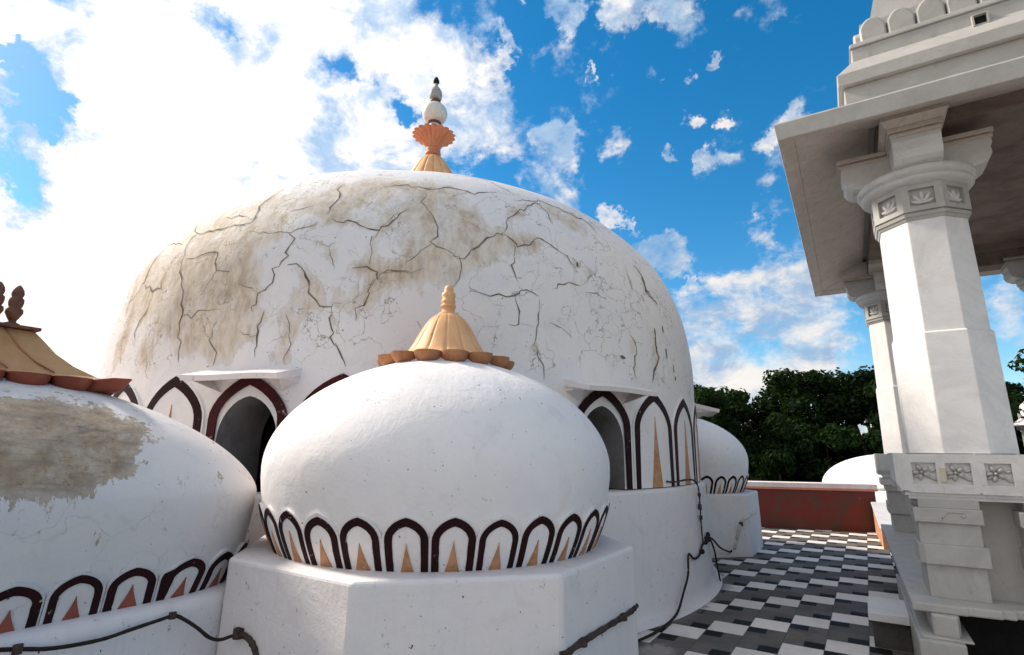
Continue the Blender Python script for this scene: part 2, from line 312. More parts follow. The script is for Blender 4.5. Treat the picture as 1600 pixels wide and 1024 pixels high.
# ================================================================== ground and terrace
g = MB(); g.add([(-700, -700, -4.6), (700, -700, -4.6), (700, 700, -4.6), (-700, 700, -4.6)], [[0, 1, 2, 3]])
o = g.build('ground', 'ground_soil'); o['kind'] = 'structure'
g = MB(); g.box(-14, 6.5, -6, 8.95, -1.25, -1.0)
g.box(-13.9, 6.4, -5.9, 8.85, -4.6, -1.252, 1)
o = g.build('floor', ['chequer_tiles', 'whitewash_plinth']); o['kind'] = 'structure'
# ------------------------------------------------------------------ arch reliefs painted round the drums
def yarch(x, w, hs, h, pt):
    q = min(1, abs(x)/w); return hs+(h-hs)*((1-pt)*(max(0, 1-q**2.15))**.5+pt*(1-q)**1.05)
def relief(mp, w, hs, h, t_, pt, parent, slab=True, spear=(.05, .1), ow=.008, wob=.0, mats=('whitewash', 'black_maroon_paint', 'ochre_paint'), rim=.008, base_t=None):
    nx = 14
    xs = [w*math.sin(-math.pi/2+math.pi*k/nx) for k in range(nx+1)]
    body = None
    if slab:
        W_ = w+rim; m = MB(); X = [W_*x/w for x in xs]; rows = 7; vs = []
        for x in X:
            yt = yarch(x, W_, hs, h+rim, pt)
            for j in range(rows+1): vs.append(mp(x, yt*j/rows, ow))
        n = rows+1
        m.add(vs, [[a*n+j, (a+1)*n+j, (a+1)*n+j+1, a*n+j+1] for a in range(nx) for j in range(rows)], 0, True)
        bd = [(X[0], hs*j/5) for j in range(5)]+[(x, yarch(x, W_, hs, h+rim, pt)) for x in X]+[(X[-1], hs*(1-j/5)) for j in range(1, 6)]
        m.loft([[mp(x, y, ow) for x, y in bd], [mp(x, y, -.012) for x, y in bd]], 0, False, False)
        body = m.build('arch_relief', mats[0], parent)
        body['_o'] = parent['_o']
    jit = lambda: 1+wob*random.uniform(-1, 1)
    if wob:
        mp0, s1, s2, dx_ = mp, random.uniform(.965, 1.02), random.uniform(.95, 1.03), random.gauss(0, .0016); mp = lambda x, y, off: mp0(x*s1+dx_+y*.02*(s1-1)*10, y*s2, off)
        spear = spear and (spear[0]*random.uniform(.85, 1.12), spear[1]*random.uniform(.88, 1.08)); t_ *= random.uniform(.88, 1.1)
    wi = w-t_; hi = h-t_*1.12; bt = (base_t or t_)
    O_ = [(-w, hs*j/5) for j in range(5)]+[(x, yarch(x, w, hs, h, pt)) for x in xs]+[(w, hs*(1-j/5)) for j in range(1, 6)]
    I_ = []
    for k, (x, y) in enumerate(O_):
        if k < 5: I_.append((-(w-bt-(t_-bt)*(k/5)), y))
        elif k >= len(O_)-5: I_.append(((w-bt-(t_-bt)*((len(O_)-1-k)/5)), y))
        else:
            xx = x*wi/w; I_.append((xx, yarch(xx, wi, hs-.0*t_, hi, pt)))
    I_ = [(x*jit(), y) for x, y in I_]
    m = MB(); f_ = ow+.0035; b_ = ow-.004
    m.loft([[mp(x, y, b_) for x, y in O_], [mp(x, y, f_) for x, y in O_], [mp(x, y, f_) for x, y in I_], [mp(x, y, b_) for x, y in I_]], 0, False, False)
    ring = m.build('painted_outline', mats[1], body or parent)
    if spear:
        sw, sh = spear; m = MB(); L = [(-sw*(1-k/6)**1.25, sh*k/6) for k in range(7)]; Rr = [(-x, y) for x, y in L[:-1]][::-1]
        P_ = L+Rr; f2 = ow+.0045
        for k in range(6):
            l0, l1 = L[k], L[k+1]
            m.add([mp(l0[0], l0[1], f2), mp(-l0[0], l0[1], f2), mp(-l1[0], l1[1], f2), mp(l1[0], l1[1], f2)], [[0, 1, 2, 3]])
        m.loft([[mp(x, y, f2) for x, y in P_], [mp(x, y, ow-.003) for x, y in P_]], 0, False, False)
        m.build('spear_motif', mats[2], body or parent)
    return body
def facing(cx, cy, th, lim=112):      # does this side of a drum face the terrace viewpoint's half of the scene
    a = math.degrees(math.atan2(-cy, -cx)); d = (math.degrees(th)-a+180) % 360-180
    return abs(d) < lim
def scallop_petal(parent, mat, c, th, rt, rr, dep, tilt=.25, n=12, k=6):
    # one drooping lip petal: flat top, rounded belly; c = its centre, th = outward azimuth
    m = MB(); rad = Vector((math.cos(th), math.sin(th), 0)); tan = Vector((-math.sin(th), math.cos(th), 0)); up = Vector((0, 0, 1))
    rad2 = (rad+up*tilt).normalized(); up2 = rad2.cross(tan)*-1 if rad2.cross(tan).z < 0 else rad2.cross(tan)
    rings = []
    for a in range(k+1):
        ph = math.pi/2*a/k
        rings.append([tuple(Vector(c)+rad2*(rr*math.cos(ph)**1.1*math.cos(2*math.pi*q/n))+tan*(rt*math.cos(ph)**1.1*math.sin(2*math.pi*q/n))-up2*dep*math.sin(ph)) for q in range(n)])
    m.loft(rings[::-1], 0, True, True, True, False)
    m.add(rings[0], [list(range(n))], 0, False)
    return m.build('petal', mat, parent)
# ================================================================== the great dome
BX, BY, BR = -3.8526, 4.2550, 2.704
ZT = .455
def nz(x, y, z, s): return noise.noise(Vector((x*s, y*s, z*s)))
def rbig(z):
    if z < .509: return BR
    u = min(1, (z-.509)/1.99); return BR*max(0, 1-u**2.923)**(1/2.088)
def pbig(th, z, off=0.0):
    r = rbig(z); k = min(1, max(0, (z-.30)/.25))
    if r > .02:
        r += k*(.016*nz(3*math.cos(th)*2.7/3, 3*math.sin(th)*2.7/3, z, .9)+.007*nz(2.7*math.cos(th), 2.7*math.sin(th), z, 2.6))
    r += off
    return (BX+r*math.cos(th), BY+r*math.sin(th), z)
dome = thing('great_dome', 'largest dome, huge cracked and beige-stained white dome on an arcaded drum', 'dome', (BX, BY, -1))
STN = [(-4.06,1.61,1.16,0.19,1),(-4.08,1.57,0.93,0.15,1),(-4.09,1.56,0.66,0.11,1),(-3.73,1.6,1.15,0.2,0.9),(-3.61,1.63,1.22,0.17,1),(-3.35,1.61,0.88,0.24,0.9),(-3.62,1.57,0.78,0.17,0.8),(-3.29,1.61,0.59,0.2,0.7),(-3.12,1.66,0.86,0.17,0.8),(-3.17,1.73,1.3,0.21,0.9),(-3.46,1.75,1.48,0.17,0.9),(-3.08,1.79,1.39,0.16,0.8),(-3.27,1.65,1.08,0.21,0.8),(-3.11,1.87,1.56,0.19,0.8),(-2.84,1.97,1.55,0.21,0.7),(-2.65,2.02,1.48,0.15,0.8),(-2.59,2.16,1.64,0.21,0.7),(-2.43,2.35,1.72,0.26,0.7),(-2.21,2.48,1.68,0.2,0.8),(-2.08,2.41,1.43,0.17,0.9),(-2.03,2.36,1.23,0.14,0.9),(-2.0,2.33,1.05,0.13,0.8),(-2.31,2.15,1.3,0.14,0.55),(-2.16,2.22,1.17,0.16,0.6),(-2.0,2.5,1.45,0.17,0.7),(-1.83,2.54,1.17,0.1,1),(-1.79,2.66,1.33,0.1,1),(-1.81,2.85,1.59,0.11,0.9),(-1.67,2.82,1.32,0.1,0.9),(-1.88,2.48,1.16,0.08,1),(-1.7,3.19,1.7,0.14,0.7),(-1.58,3.31,1.62,0.14,0.6),(-2.66,1.83,0.64,0.1,0.8),(-2.61,1.87,0.91,0.1,0.7),(-2.61,1.86,0.79,0.09,0.7),(-2.73,1.8,0.5,0.09,0.7),(-2.96,1.72,0.97,0.15,0.7),(-3.02,1.68,0.65,0.14,0.6),(-3.76,1.55,0.55,0.11,0.8),(-4.15,1.57,0.54,0.07,0.8),(-3.0,1.69,0.5,0.12,0.4),(-2.87,1.74,0.72,0.12,0.5),(-3.37,1.68,1.28,0.16,0.8),(-2.28,2.09,1.03,0.09,0.6),(-2.34,2.02,0.83,0.09,0.5),(-2.24,2.11,0.95,0.09,0.5),(-2.1,2.22,1.0,0.1,0.5),(-1.33,3.29,0.78,0.05,0.5),(-1.27,3.47,0.69,0.06,0.5),(-1.61,2.75,0.6,0.04,0.8),(-1.21,3.69,0.65,0.06,0.5),(-2.48,1.94,0.91,0.07,0.5),(-3.01,1.86,1.48,0.16,0.8),(-3.06,1.71,1.1,0.13,0.4),(-3.78,1.57,0.97,0.11,0.9),(-3.16,1.66,0.98,0.1,0.9)]
CR = [[(-72.7,1.73),(-73.4,1.63),(-74.1,1.55),(-73.4,1.43),(-74.1,1.38),(-77.4,1.4),(-79.6,1.38),(-82.1,1.37),(-83.9,1.4)],[(-85.5,1.56),(-85.4,1.47),(-84.0,1.39),(-84.6,1.31),(-83.9,1.22),(-83.8,1.15),(-81.9,0.99),(-80.3,0.79),(-80.5,0.66),(-79.8,0.49)],[(-91.1,1.34),(-92.9,1.27),(-93.0,1.1),(-95.1,1.01),(-97.7,0.95)],[(-92.3,1.07),(-88.4,0.99),(-86.9,1.0),(-87.0,1.12)],[(-83.4,1.17),(-81.2,1.18),(-78.0,1.19),(-76.8,1.16),(-76.0,1.06),(-73.9,1.04)],[(-76.0,1.06),(-76.6,1.02),(-77.5,0.93)],[(-62.3,1.72),(-61.5,1.57),(-62.2,1.5),(-62.0,1.42)],[(-68.4,1.46),(-66.0,1.49),(-64.3,1.52)],[(-73.1,1.32),(-69.9,1.3),(-66.6,1.29),(-65.3,1.32),(-63.0,1.35)],[(-66.6,1.28),(-65.8,1.24),(-65.8,1.14),(-66.3,1.08),(-67.3,1.04),(-67.3,0.96),(-67.9,0.9),(-68.9,0.89),(-69.1,0.83),(-69.5,0.8),(-69.1,0.77)],[(-61.1,1.39),(-58.7,1.35),(-56.3,1.33),(-54.4,1.3),(-53.5,1.35),(-52.0,1.44),(-50.8,1.49)],[(-54.4,1.29),(-55.0,1.25),(-54.9,1.15),(-55.0,1.06)],[(-57.1,1.03),(-55.2,1.04),(-54.4,1.01),(-54.1,0.98),(-52.8,1.0),(-50.0,1.02)],[(-54.1,0.98),(-54.9,0.9),(-55.1,0.82),(-55.6,0.76),(-56.0,0.71)],[(-72.2,0.96),(-70.1,0.93),(-68.9,0.89)],[(-80.4,0.78),(-77.8,0.79),(-74.0,0.8)],[(-74.3,0.73),(-74.9,0.61),(-73.9,0.54),(-74.0,0.46)],[(-67.6,0.77),(-68.0,0.68),(-68.5,0.63),(-68.1,0.5)],[(-70.6,0.66),(-69.3,0.63),(-68.5,0.63)],[(-64.7,0.75),(-64.1,0.65),(-63.8,0.54),(-64.2,0.46)],[(-65.6,1.06),(-63.5,1.02),(-62.9,0.99),(-61.9,0.87),(-60.4,0.79),(-59.1,0.79),(-57.9,0.81)],[(-59.1,0.79),(-58.9,0.67),(-58.4,0.56),(-57.9,0.57),(-57.4,0.5),(-56.8,0.45)],[(-62.3,1.21),(-60.5,1.17),(-59.8,1.21)],[(-60.5,1.17),(-59.9,1.07),(-59.3,1.03)],[(-86.5,0.57),(-86.0,0.46),(-85.3,0.41)],[(-93.8,0.82),(-93.4,0.72),(-98.0,0.67)],[(-80.4,1.48),(-77.0,1.48),(-73.4,1.43)],[(-91.7,1.36),(-88.0,1.33),(-85.6,1.35)],[(-88.5,0.98),(-89.2,0.85),(-91.0,0.76),(-90.5,0.63)],[(-55.3,1.7),(-51.8,1.73),(-48.2,1.7),(-44.6,1.74),(-40.9,1.71),(-36.7,1.77)],[(-48.5,1.64),(-49.2,1.54),(-47.3,1.42),(-46.7,1.28),(-47.4,1.22),(-45.7,1.19),(-44.2,1.13),(-43.4,1.1),(-43.8,1.03),(-44.6,0.94)],[(-53.9,1.34),(-52.1,1.46)],[(-50.5,1.08),(-47.4,1.22)],[(-53.2,1.0),(-51.0,1.01),(-48.2,1.05)],[(-44.2,1.13),(-42.5,1.16),(-40.9,1.25),(-39.2,1.32),(-37.8,1.35),(-36.2,1.31),(-35.6,1.28),(-33.8,1.31),(-32.7,1.36),(-31.4,1.37),(-28.7,1.29),(-27.0,1.24),(-26.5,1.18)],[(-37.8,1.35),(-36.0,1.49),(-33.7,1.62),(-28.7,1.74),(-28.3,1.53)],[(-42.3,1.41),(-39.2,1.33)],[(-36.1,1.28),(-36.3,1.15),(-36.3,1.07),(-35.9,1.02)],[(-42.5,0.92),(-39.5,0.91),(-36.5,0.94),(-35.5,0.97),(-32.9,0.94)],[(-36.5,0.94),(-35.9,0.85),(-35.7,0.75),(-37.3,0.74)],[(-35.7,0.75),(-33.9,0.74)],[(-32.9,0.92),(-33.0,0.82),(-33.4,0.73),(-33.8,0.63)],[(-33.9,0.63),(-33.1,0.55),(-32.4,0.49),(-32.4,0.42)],[(-30.7,1.01),(-29.9,1.05),(-28.1,1.07),(-26.3,1.06)],[(-26.3,1.06),(-24.5,1.14),(-22.1,1.22)],[(-31.7,0.78),(-29.3,0.76),(-28.1,0.7)],[(-15.0,1.3),(-14.7,1.21),(-14.6,1.12)],[(-11.1,1.39),(-9.5,1.31),(-10.2,1.17),(-7.0,1.1)],[(-17.2,0.82),(-16.0,0.74),(-15.9,0.63),(-16.6,0.55),(-15.9,0.48)],[(-9.9,0.89),(-10.1,0.77),(-9.7,0.66),(-10.9,0.58),(-11.8,0.48)],[(-16.0,0.74),(-13.7,0.74)],[(-5.4,1.05),(-3.3,1.02)],[(-33.7,1.72),(-27.2,1.81),(-23.2,1.75),(-18.8,1.69),(-18.4,1.56)],[(-43.9,2.0),(-37.7,2.04),(-35.3,1.91),(-33.1,1.79)],[(-25.6,1.02),(-23.4,1.01),(-21.8,1.01)],[(-48.8,0.72),(-48.3,0.68)]]
# shell
NT_, NZ_ = 420, 110
zs = [ZT+(.509-ZT)*k/3 for k in range(3)]
zs += [.509+1.99*math.sin(math.pi/2*k/NZ_)**1.0 for k in range(NZ_)]
m = MB(); m.loft([[pbig(2*math.pi*k/NT_, z) for k in range(NT_)] for z in zs], 0, True, True, False, True)
nshell = len(m.v)
# open cracks: thin tapering slivers of dark plaster lying in the shell
def ribbon(pl, w0):
    pts = []
    for a in range(len(pl)-1):
        (t0, z0), (t1, z1) = pl[a], pl[a+1]; L = math.hypot(R(t1-t0)*2.5, z1-z0); n = max(2, int(L/.035))
        for k in range(n): pts.append((t0+(t1-t0)*k/n, z0+(z1-z0)*k/n))
    pts.append(pl[-1]); N = len(pts); q = []
    for k, (t_, z) in enumerate(pts):
        j = .010 if 0 < k < N-1 else 0
        q.append((R(t_)+random.gauss(0, j)/2.7, z+random.gauss(0, j)))
    L_, R_ = [], []
    for k, (th, z) in enumerate(q):
        a, b = q[max(0, k-1)], q[min(N-1, k+1)]
        dx, dz = (b[0]-a[0])*2.5, b[1]-a[1]; l = math.hypot(dx, dz) or 1
        e = min(1, min(k, N-1-k)/4+.25); w = w0*e*random.uniform(.35, 1.35)
        nx_, nz_ = -dz/l*w, dx/l*w
        L_.append(pbig(th+nx_/2.5, z+nz_, .0025)); R_.append(pbig(th-nx_/2.5, z-nz_, .0025))
    m.loft([L_, R_], 1, False, False)
for k, pl in enumerate(CR):
    w = .0043 if len(pl) > 3 else .0028
    ribbon(pl, w*random.uniform(.8, 1.3))
for k in (47, 49):
    if k < len(CR): ribbon(CR[k], .009)
for (t_, z, a, b) in ((-4, .62, .030, .012), (-6.5, .72, .04, .014), (-7, .9, .03, .012), (-3.5, .55, .02, .012), (-10, 1.18, .012, .03), (-19, .62, .012, .03), (-26, 1.22, .02, .012)):   # flaked chips
    n = 9; ring = []
    for q in range(n):
        rr = random.uniform(.6, 1.3); ring.append(pbig(R(t_)+b*rr*math.cos(2*math.pi*q/n)/2.7, z+a*rr*math.sin(2*math.pi*q/n), .003))
    m.add(ring, [list(range(n))], 1)
sh = m.build('dome_shell', ['whitewash_old', 'crack'], dome)
at = sh.data.attributes.new('stain', 'FLOAT', 'POINT')
ck = []
for pl in CR:
    for a in range(len(pl)-1):
        for k in range(3):
            f_ = k/3; ck.append(Vector(pbig(R(pl[a][0]+(pl[a+1][0]-pl[a][0])*f_), pl[a][1]+(pl[a+1][1]-pl[a][1])*f_)))
from mathutils import kdtree
kd = kdtree.KDTree(len(ck)); [kd.insert(c_, i) for i, c_ in enumerate(ck)]; kd.balance()
for i, v in enumerate(sh.data.vertices):
    p = Vector((v.co.x/S+BX, v.co.y/S+BY, v.co.z/S-1)); a = 0.0
    for (x, y, z, r, w) in STN:
        dx, dy, dz = p.x-x, p.y-y, p.z-z
        if abs(dx) < 2.2*r and abs(dy) < 2.2*r:
            d2 = (dx*dx+dy*dy+dz*dz)/(r*r)
            if d2 < 5: a += w*math.exp(-d2*.9)
    d = kd.find(p)[2]
    a = min(1.0, a)+.50*math.exp(-(d/.055)**2)*(1 if p.y-BY < p.x-BX+1.2 or True else 0)
    fr = (p.x-BX)*.72+(p.y-BY)*-.69      # towards the photographed side
    if fr < -.3: a = max(a, .28+.25*nz(p.x, p.y, p.z, 1.3))
    at.data[i].value = min(1.15, a)
# drum with eight arched openings
m = MB(); NS = 32; TH0 = R(-68.2); zb = -.226; WH = .186; HS, HH = .27, .512; dsec = 2*math.pi/NS; hw = BR*dsec/2
def yh(x): return zb+yarch(x, WH, HS, HH, .12)
inner = []
for s_ in range(NS):
    th = TH0+s_*dsec; op = s_ % 4 == 0
    if not op:
        xs = [-hw+2*hw*k/8 for k in range(9)]
        m.loft([[pbig(th+x/BR, zb+(ZT-zb)*j/6) for x in xs] for j in range(7)], 0, True, False)
    else:
        xo = [-hw, -hw+.03]; xh = [WH*math.sin(-math.pi/2+math.pi*k/16) for k in range(17)]
        for a, b in ((-hw, -WH), (WH, hw)):
            m.loft([[pbig(th+x/BR, zb+(ZT-zb)*j/6) for x in (a, (a+b)/2, b)] for j in range(7)], 0, True, False)
        m.loft([[pbig(th+x/BR, yh(x)+(ZT-yh(x))*j/3) for x in xh] for j in range(4)], 0, True, False)
        cur = [(-WH, zb+HS*j/4) for j in range(4)]+[(x, yh(x)) for x in xh]+[(WH, zb+HS*(1-j/4)) for j in range(1, 5)]
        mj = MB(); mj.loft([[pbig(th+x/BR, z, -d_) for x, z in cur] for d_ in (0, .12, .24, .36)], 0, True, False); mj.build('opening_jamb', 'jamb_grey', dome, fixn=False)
m.build('drum_wall', 'whitewash', dome, fixn=False)
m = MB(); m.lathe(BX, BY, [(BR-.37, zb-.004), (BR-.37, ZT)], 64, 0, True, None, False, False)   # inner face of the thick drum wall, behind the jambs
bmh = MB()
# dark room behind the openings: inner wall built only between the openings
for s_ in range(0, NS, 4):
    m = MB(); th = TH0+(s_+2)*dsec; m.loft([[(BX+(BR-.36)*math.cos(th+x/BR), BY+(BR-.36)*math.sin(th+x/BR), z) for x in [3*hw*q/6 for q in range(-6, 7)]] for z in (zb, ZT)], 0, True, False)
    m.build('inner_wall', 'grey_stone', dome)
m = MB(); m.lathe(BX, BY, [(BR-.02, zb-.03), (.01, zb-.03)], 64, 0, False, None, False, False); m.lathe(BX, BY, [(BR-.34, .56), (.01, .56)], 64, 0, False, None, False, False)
m.build('inner_floor', 'dark_gap', dome)  # near-black floor and ceiling discs: the room's darkness put into colour
# arches
def mpd(cx, cy, rf, th, z0, Rr): return lambda x, y, off: ((lambda r: (cx+r*math.cos(th+x/Rr), cy+r*math.sin(th+x/Rr), z0+y))(rf(z0+y)+off))
for s_ in range(NS):
    th = TH0+s_*dsec
    if not facing(BX, BY, th, 100): continue
    op = s_ % 4 == 0
    left = -110 < math.degrees(th) < -40
    relief(mpd(BX, BY, lambda z: BR, th, zb, BR), .243, .385, .636, .056, .38, dome, slab=not op, spear=None if op else (.066, .36 if left else .47), ow=.012, base_t=.045,
           mats=('whitewash', 'maroon_paint' if left else 'black_maroon_paint', 'ochre_paint'), rim=.012)
# hoods over the openings
for s_ in range(0, NS, 4):
    th = TH0+s_*dsec
    if not facing(BX, BY, th, 130): continue
    er = Vector((math.cos(th), math.sin(th), 0)); et = Vector((-math.sin(th), math.cos(th), 0)); c0 = Vector((BX, BY, 0))
    m = MB(); L = .292
    prof = [(BR-.06, .452), (BR-.06, .400), (BR+.195, .352), (BR+.205, .382)]
    nn = 9; rings = []
    for k in range(nn):
        x = -L+2*L*k/(nn-1); rings.append([tuple(c0+er*(r+.004*math.sin(7*x+s_))+et*x+Vector((0, 0, z+.004*math.sin(11*x+s_*2)))) for r, z in prof])
    m.loft(rings, 0, False, True, True, True)
    # little splayed cheeks where the hood dies into the drum
    for sg in (-1, 1):
        a = c0+er*(BR-.03)+et*(sg*L*.98); b = c0+er*(BR+.16)+et*(sg*L*.93)
        m.add([tuple(a+Vector((0, 0, .40))), tuple(b+Vector((0, 0, .365))), tuple(c0+er*(BR-.02)+et*(sg*L*.62)+Vector((0, 0, .30))), tuple(a-et*sg*.0+Vector((0, 0, .36)))], [[0, 1, 2], [0, 2, 3], [1, 2, 3], [0, 1, 3]])
    m.build('window_hood', 'whitewash_pink', dome, bevel=.003)
# drum plinth
m = MB(); pr = [(2.60, -.232)]+[(2.755-.03+.03*math.sin(R(a)), -.262+.03*math.cos(R(a))) for a in range(0, 91, 18)]+[(2.76, -.45), (2.762, -.7), (2.766, -.93), (2.80, -.985), (2.84, -1.004)]
m.lathe(BX, BY, pr, 220, 0, True, lambda th, r, z: 1+.0016*nz(math.cos(th)*2.7, math.sin(th)*2.7, z, 2.2), False, False)
m.build('drum_plinth', 'whitewash_plinth', dome)
# crowning finial of the great dome
zt = rbig  # (apex z = 2.499)
fin = thing('dome_finial', 'tall finial of white balls over a coral lotus, crowning the largest dome', 'finial', (BX, BY, 2.49))
def ribs(n, depth, wd): 
    def f(th, r, z):
        d = ((th*n/(2*math.pi)+.5) % 1)-.5; return 1-depth*math.exp(-(d/wd)**2)
    return f
m = MB(); m.lathe(BX, BY, [(.62, 2.46), (.60, 2.50), (.47, 2.66), (.36, 2.86), (.28, 3.04), (.225, 3.14), (.17, 3.235), (.115, 3.30), (.06, 3.335)], 160, 0, True, ribs(16, .07, .07))
m.build('bell_cap', 'buff_paint', fin)
m = MB(); m.lathe(BX, BY, [(.06, 3.32), (.088, 3.345), (.092, 3.37), (.075, 3.385), (.085, 3.40), (.085, 3.425), (.07, 3.435), (.075, 3.45)], 32); m.build('neck_ring', 'coral_paint', fin)
def lot(th, r, z):
    k = min(1, max(.25, (z-3.42)/.16)); q = abs(math.sin(th*9)); return 1+k*.19*(q**.6-.6)
m = MB(); m.lathe(BX, BY, [(.070, 3.41), (.082, 3.44), (.105, 3.485), (.145, 3.535), (.195, 3.575), (.228, 3.592), (.238, 3.603), (.228, 3.612), (.15, 3.62), (.06, 3.64)], 192, 0, True, lot)
m.build('lotus_cup', 'coral_paint', fin)
m = MB(); m.lathe(BX, BY, [(.05, 3.62), (.105, 3.635), (.105, 3.675), (.07, 3.70), (.065, 3.76)], 32); m.lathe(BX, BY, [(.147*math.cos(R(a)), 3.895+.142*math.sin(R(a))) for a in range(-72, 73, 9)], 48)
m.build('ball', 'pale_stone', fin)
m = MB(); m.lathe(BX, BY, [(.075, 3.75), (.078, 3.775), (.06, 3.785)], 32); m.build('dark_ring', 'dark_terracotta', fin)
m = MB(); m.lathe(BX, BY, [(.05, 4.03), (.062, 4.045), (.062, 4.07), (.05, 4.08)], 32); m.build('dark_ring', 'dark_terracotta', fin)
m = MB(); m.lathe(BX, BY, [(.05, 4.075), (.070, 4.10), (.078, 4.14), (.072, 4.19), (.05, 4.235), (.026, 4.26), (.02, 4.31)], 32); m.build('small_ball', 'grey_stone', fin)
m = MB(); m.lathe(BX, BY, [(.018, 4.30), (.036, 4.32), (.036, 4.345), (.02, 4.385), (.004, 4.40)], 24); m.build('tip_knob', 'dark_gap', fin)
# ================================================================== small octagonal-plinth domes
def rsm(z, Rm=.805, zc=-.07, h=.514):
    if z < zc: return Rm*(1-.105*((zc-z)/.33)**2)
    u = min(1, (z-zc)/h); return Rm*max(0, 1-u**1.924)**(1/1.83)
def small_dome(cx, cy, label, capl, th0, full=True, dcy=0, dz=0.0, pm='whitewash_plinth'):
    d = thing('small_dome', label, 'dome', (cx, cy, -1), 'small domes around the great dome')
    zz = [-.405, -.38, -.34, -.28, -.2, -.12]+[-.07+.514*math.sin(math.pi/2*k/30) for k in range(30)]
    m = MB(); m.loft([[((lambda r: (cx+r*math.cos(a), cy+r*math.sin(a), z))(rsm(z)+.005*nz(cx+math.cos(a), cy+math.sin(a), z, 2.2)*(1 if z > -.2 else 0))) for a in [2*math.pi*k/160 for k in range(160)]] for z in zz], 0, True, True, False, True)
    m.build('dome_shell', 'whitewash', d)
    N = 30; 
    for k in range(N):
        th = R(th0)+k*2*math.pi/N
        if not facing(cx, cy, th, 115): continue
        relief(mpd(cx, cy, rsm, th, -.405, .77), .074, .105, .182, .0245, .22, d, spear=(.0265, .104), ow=.011, wob=.02, rim=.007)
    ap = .83; s_ = ap*math.tan(math.pi/8); oc = [(-s_, -ap), (s_, -ap), (ap, -s_), (ap, s_), (s_, ap), (-s_, ap), (-ap, s_), (-ap, -s_)]
    oc = [(cx+x, cy+y) for x, y in oc]
    m = MB(); m.prism([(cx+(x-cx)*1.012, cy+(y-cy)*1.012) for x, y in oc], -1.01, -.405, 0, oc)
    m.build('octagon_plinth', pm, d, bevel=.015, seg=3)
    return d
def bell(cx, cy, label):
    f_ = thing('petalled_finial', label, 'finial', (cx, cy, .38), 'petalled finials of the small domes')
    m = MB(); m.lathe(cx, cy, [(.265, .438), (.222, .456), (.192, .49), (.168, .53), (.145, .575), (.116, .625), (.09, .66), (.06, .683), (.02, .69)], 168, 0, True, ribs(14, .05, .055)); m.build('bell_cap', 'buff_paint', f_)
    m = MB(); m.lathe(cx, cy, [(.055, .68), (.05, .692), (.034, .70), (.034, .722), (.040, .726), (.040, .736), (.030, .74), (.037, .752), (.037, .764), (.030, .768), (.036, .785), (.036, .80), (.024, .812), (.024, .822), (.018, .842), (.004, .846)], 28); m.build('stem', 'buff_paint', f_)
    for k in range(14):
        th = 2*math.pi*(k+.35)/14; scallop_petal(f_, 'brown_ochre_paint', (cx+.262*math.cos(th), cy+.262*math.sin(th), .446), th, .067, .088, .066, -.02)
    m = MB(); m.lathe(cx, cy, [(.30, .385), (.27, .42), (.2, .43)], 48); m.build('collar', 'whitewash', f_)
FX, FY = -1.745, 2.10
small_dome(FX, FY, 'white dome in the foreground centre on an eight-sided plinth', '', -46.8)
bell(FX, FY, 'buff bell-shaped finial with drooping brown petals on the foreground dome')
small_dome(-1.90, 6.49, 'small white dome partly hidden behind the right edge of the great dome', '', -50)
bell(-1.90, 6.49, 'petalled finial of the small dome hidden behind the great dome')
"""cables"""
# ================================================================== long stained vault on the left
LX, LY, LA, LB, LRC = -3.78, .381, 1.685, 1.207, .50
def linset(z):
    if z < -.179: return .05*((-.179-z)/.34)**1.8
    u = min(1, (z+.179)/.463); return .755*(1-max(0, 1-u**1.53)**(1/1.53))
def rrect(d, rc, n=10, dx=0):
    a, b = LA-d, LB-d; r = min(rc, b-.01); pts = []
    for q, (sx, sy) in enumerate(((1, 1), (-1, 1), (-1, -1), (1, -1))):
        for k in range(n+1):
            th = math.pi/2*(q+k/n); pts.append((LX+sx*(a-r)+r*math.cos(th), LY+sy*(b-r)+r*math.sin(th)))
    out = []       # resample straight runs
    for k in range(len(pts)):
        p, q = pts[k], pts[(k+1) % len(pts)]; nn = 24 if k % (n+1) == n else 1
        for j in range(nn): out.append((p[0]+(q[0]-p[0])*j/nn, p[1]+(q[1]-p[1])*j/nn))
    return out
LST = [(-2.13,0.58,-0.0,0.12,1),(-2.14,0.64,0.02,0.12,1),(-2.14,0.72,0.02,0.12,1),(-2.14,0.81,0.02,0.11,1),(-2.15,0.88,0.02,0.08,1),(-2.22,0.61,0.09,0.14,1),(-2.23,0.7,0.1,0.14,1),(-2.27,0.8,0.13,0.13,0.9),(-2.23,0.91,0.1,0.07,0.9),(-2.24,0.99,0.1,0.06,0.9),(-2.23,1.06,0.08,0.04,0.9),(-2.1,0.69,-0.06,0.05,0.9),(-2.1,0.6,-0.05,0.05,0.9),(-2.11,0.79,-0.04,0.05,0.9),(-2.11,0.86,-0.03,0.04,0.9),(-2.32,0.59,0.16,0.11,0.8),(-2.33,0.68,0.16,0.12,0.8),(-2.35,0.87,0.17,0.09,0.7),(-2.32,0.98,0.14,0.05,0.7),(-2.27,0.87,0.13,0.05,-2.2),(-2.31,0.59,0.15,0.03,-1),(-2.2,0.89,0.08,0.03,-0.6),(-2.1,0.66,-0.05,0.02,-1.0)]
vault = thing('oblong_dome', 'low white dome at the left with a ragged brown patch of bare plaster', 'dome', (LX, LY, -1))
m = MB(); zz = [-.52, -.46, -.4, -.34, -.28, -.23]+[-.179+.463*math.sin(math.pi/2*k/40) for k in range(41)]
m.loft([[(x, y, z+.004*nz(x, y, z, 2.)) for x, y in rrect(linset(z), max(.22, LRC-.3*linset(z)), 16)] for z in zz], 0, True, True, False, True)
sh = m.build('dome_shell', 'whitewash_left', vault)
at = sh.data.attributes.new('stain', 'FLOAT', 'POINT')
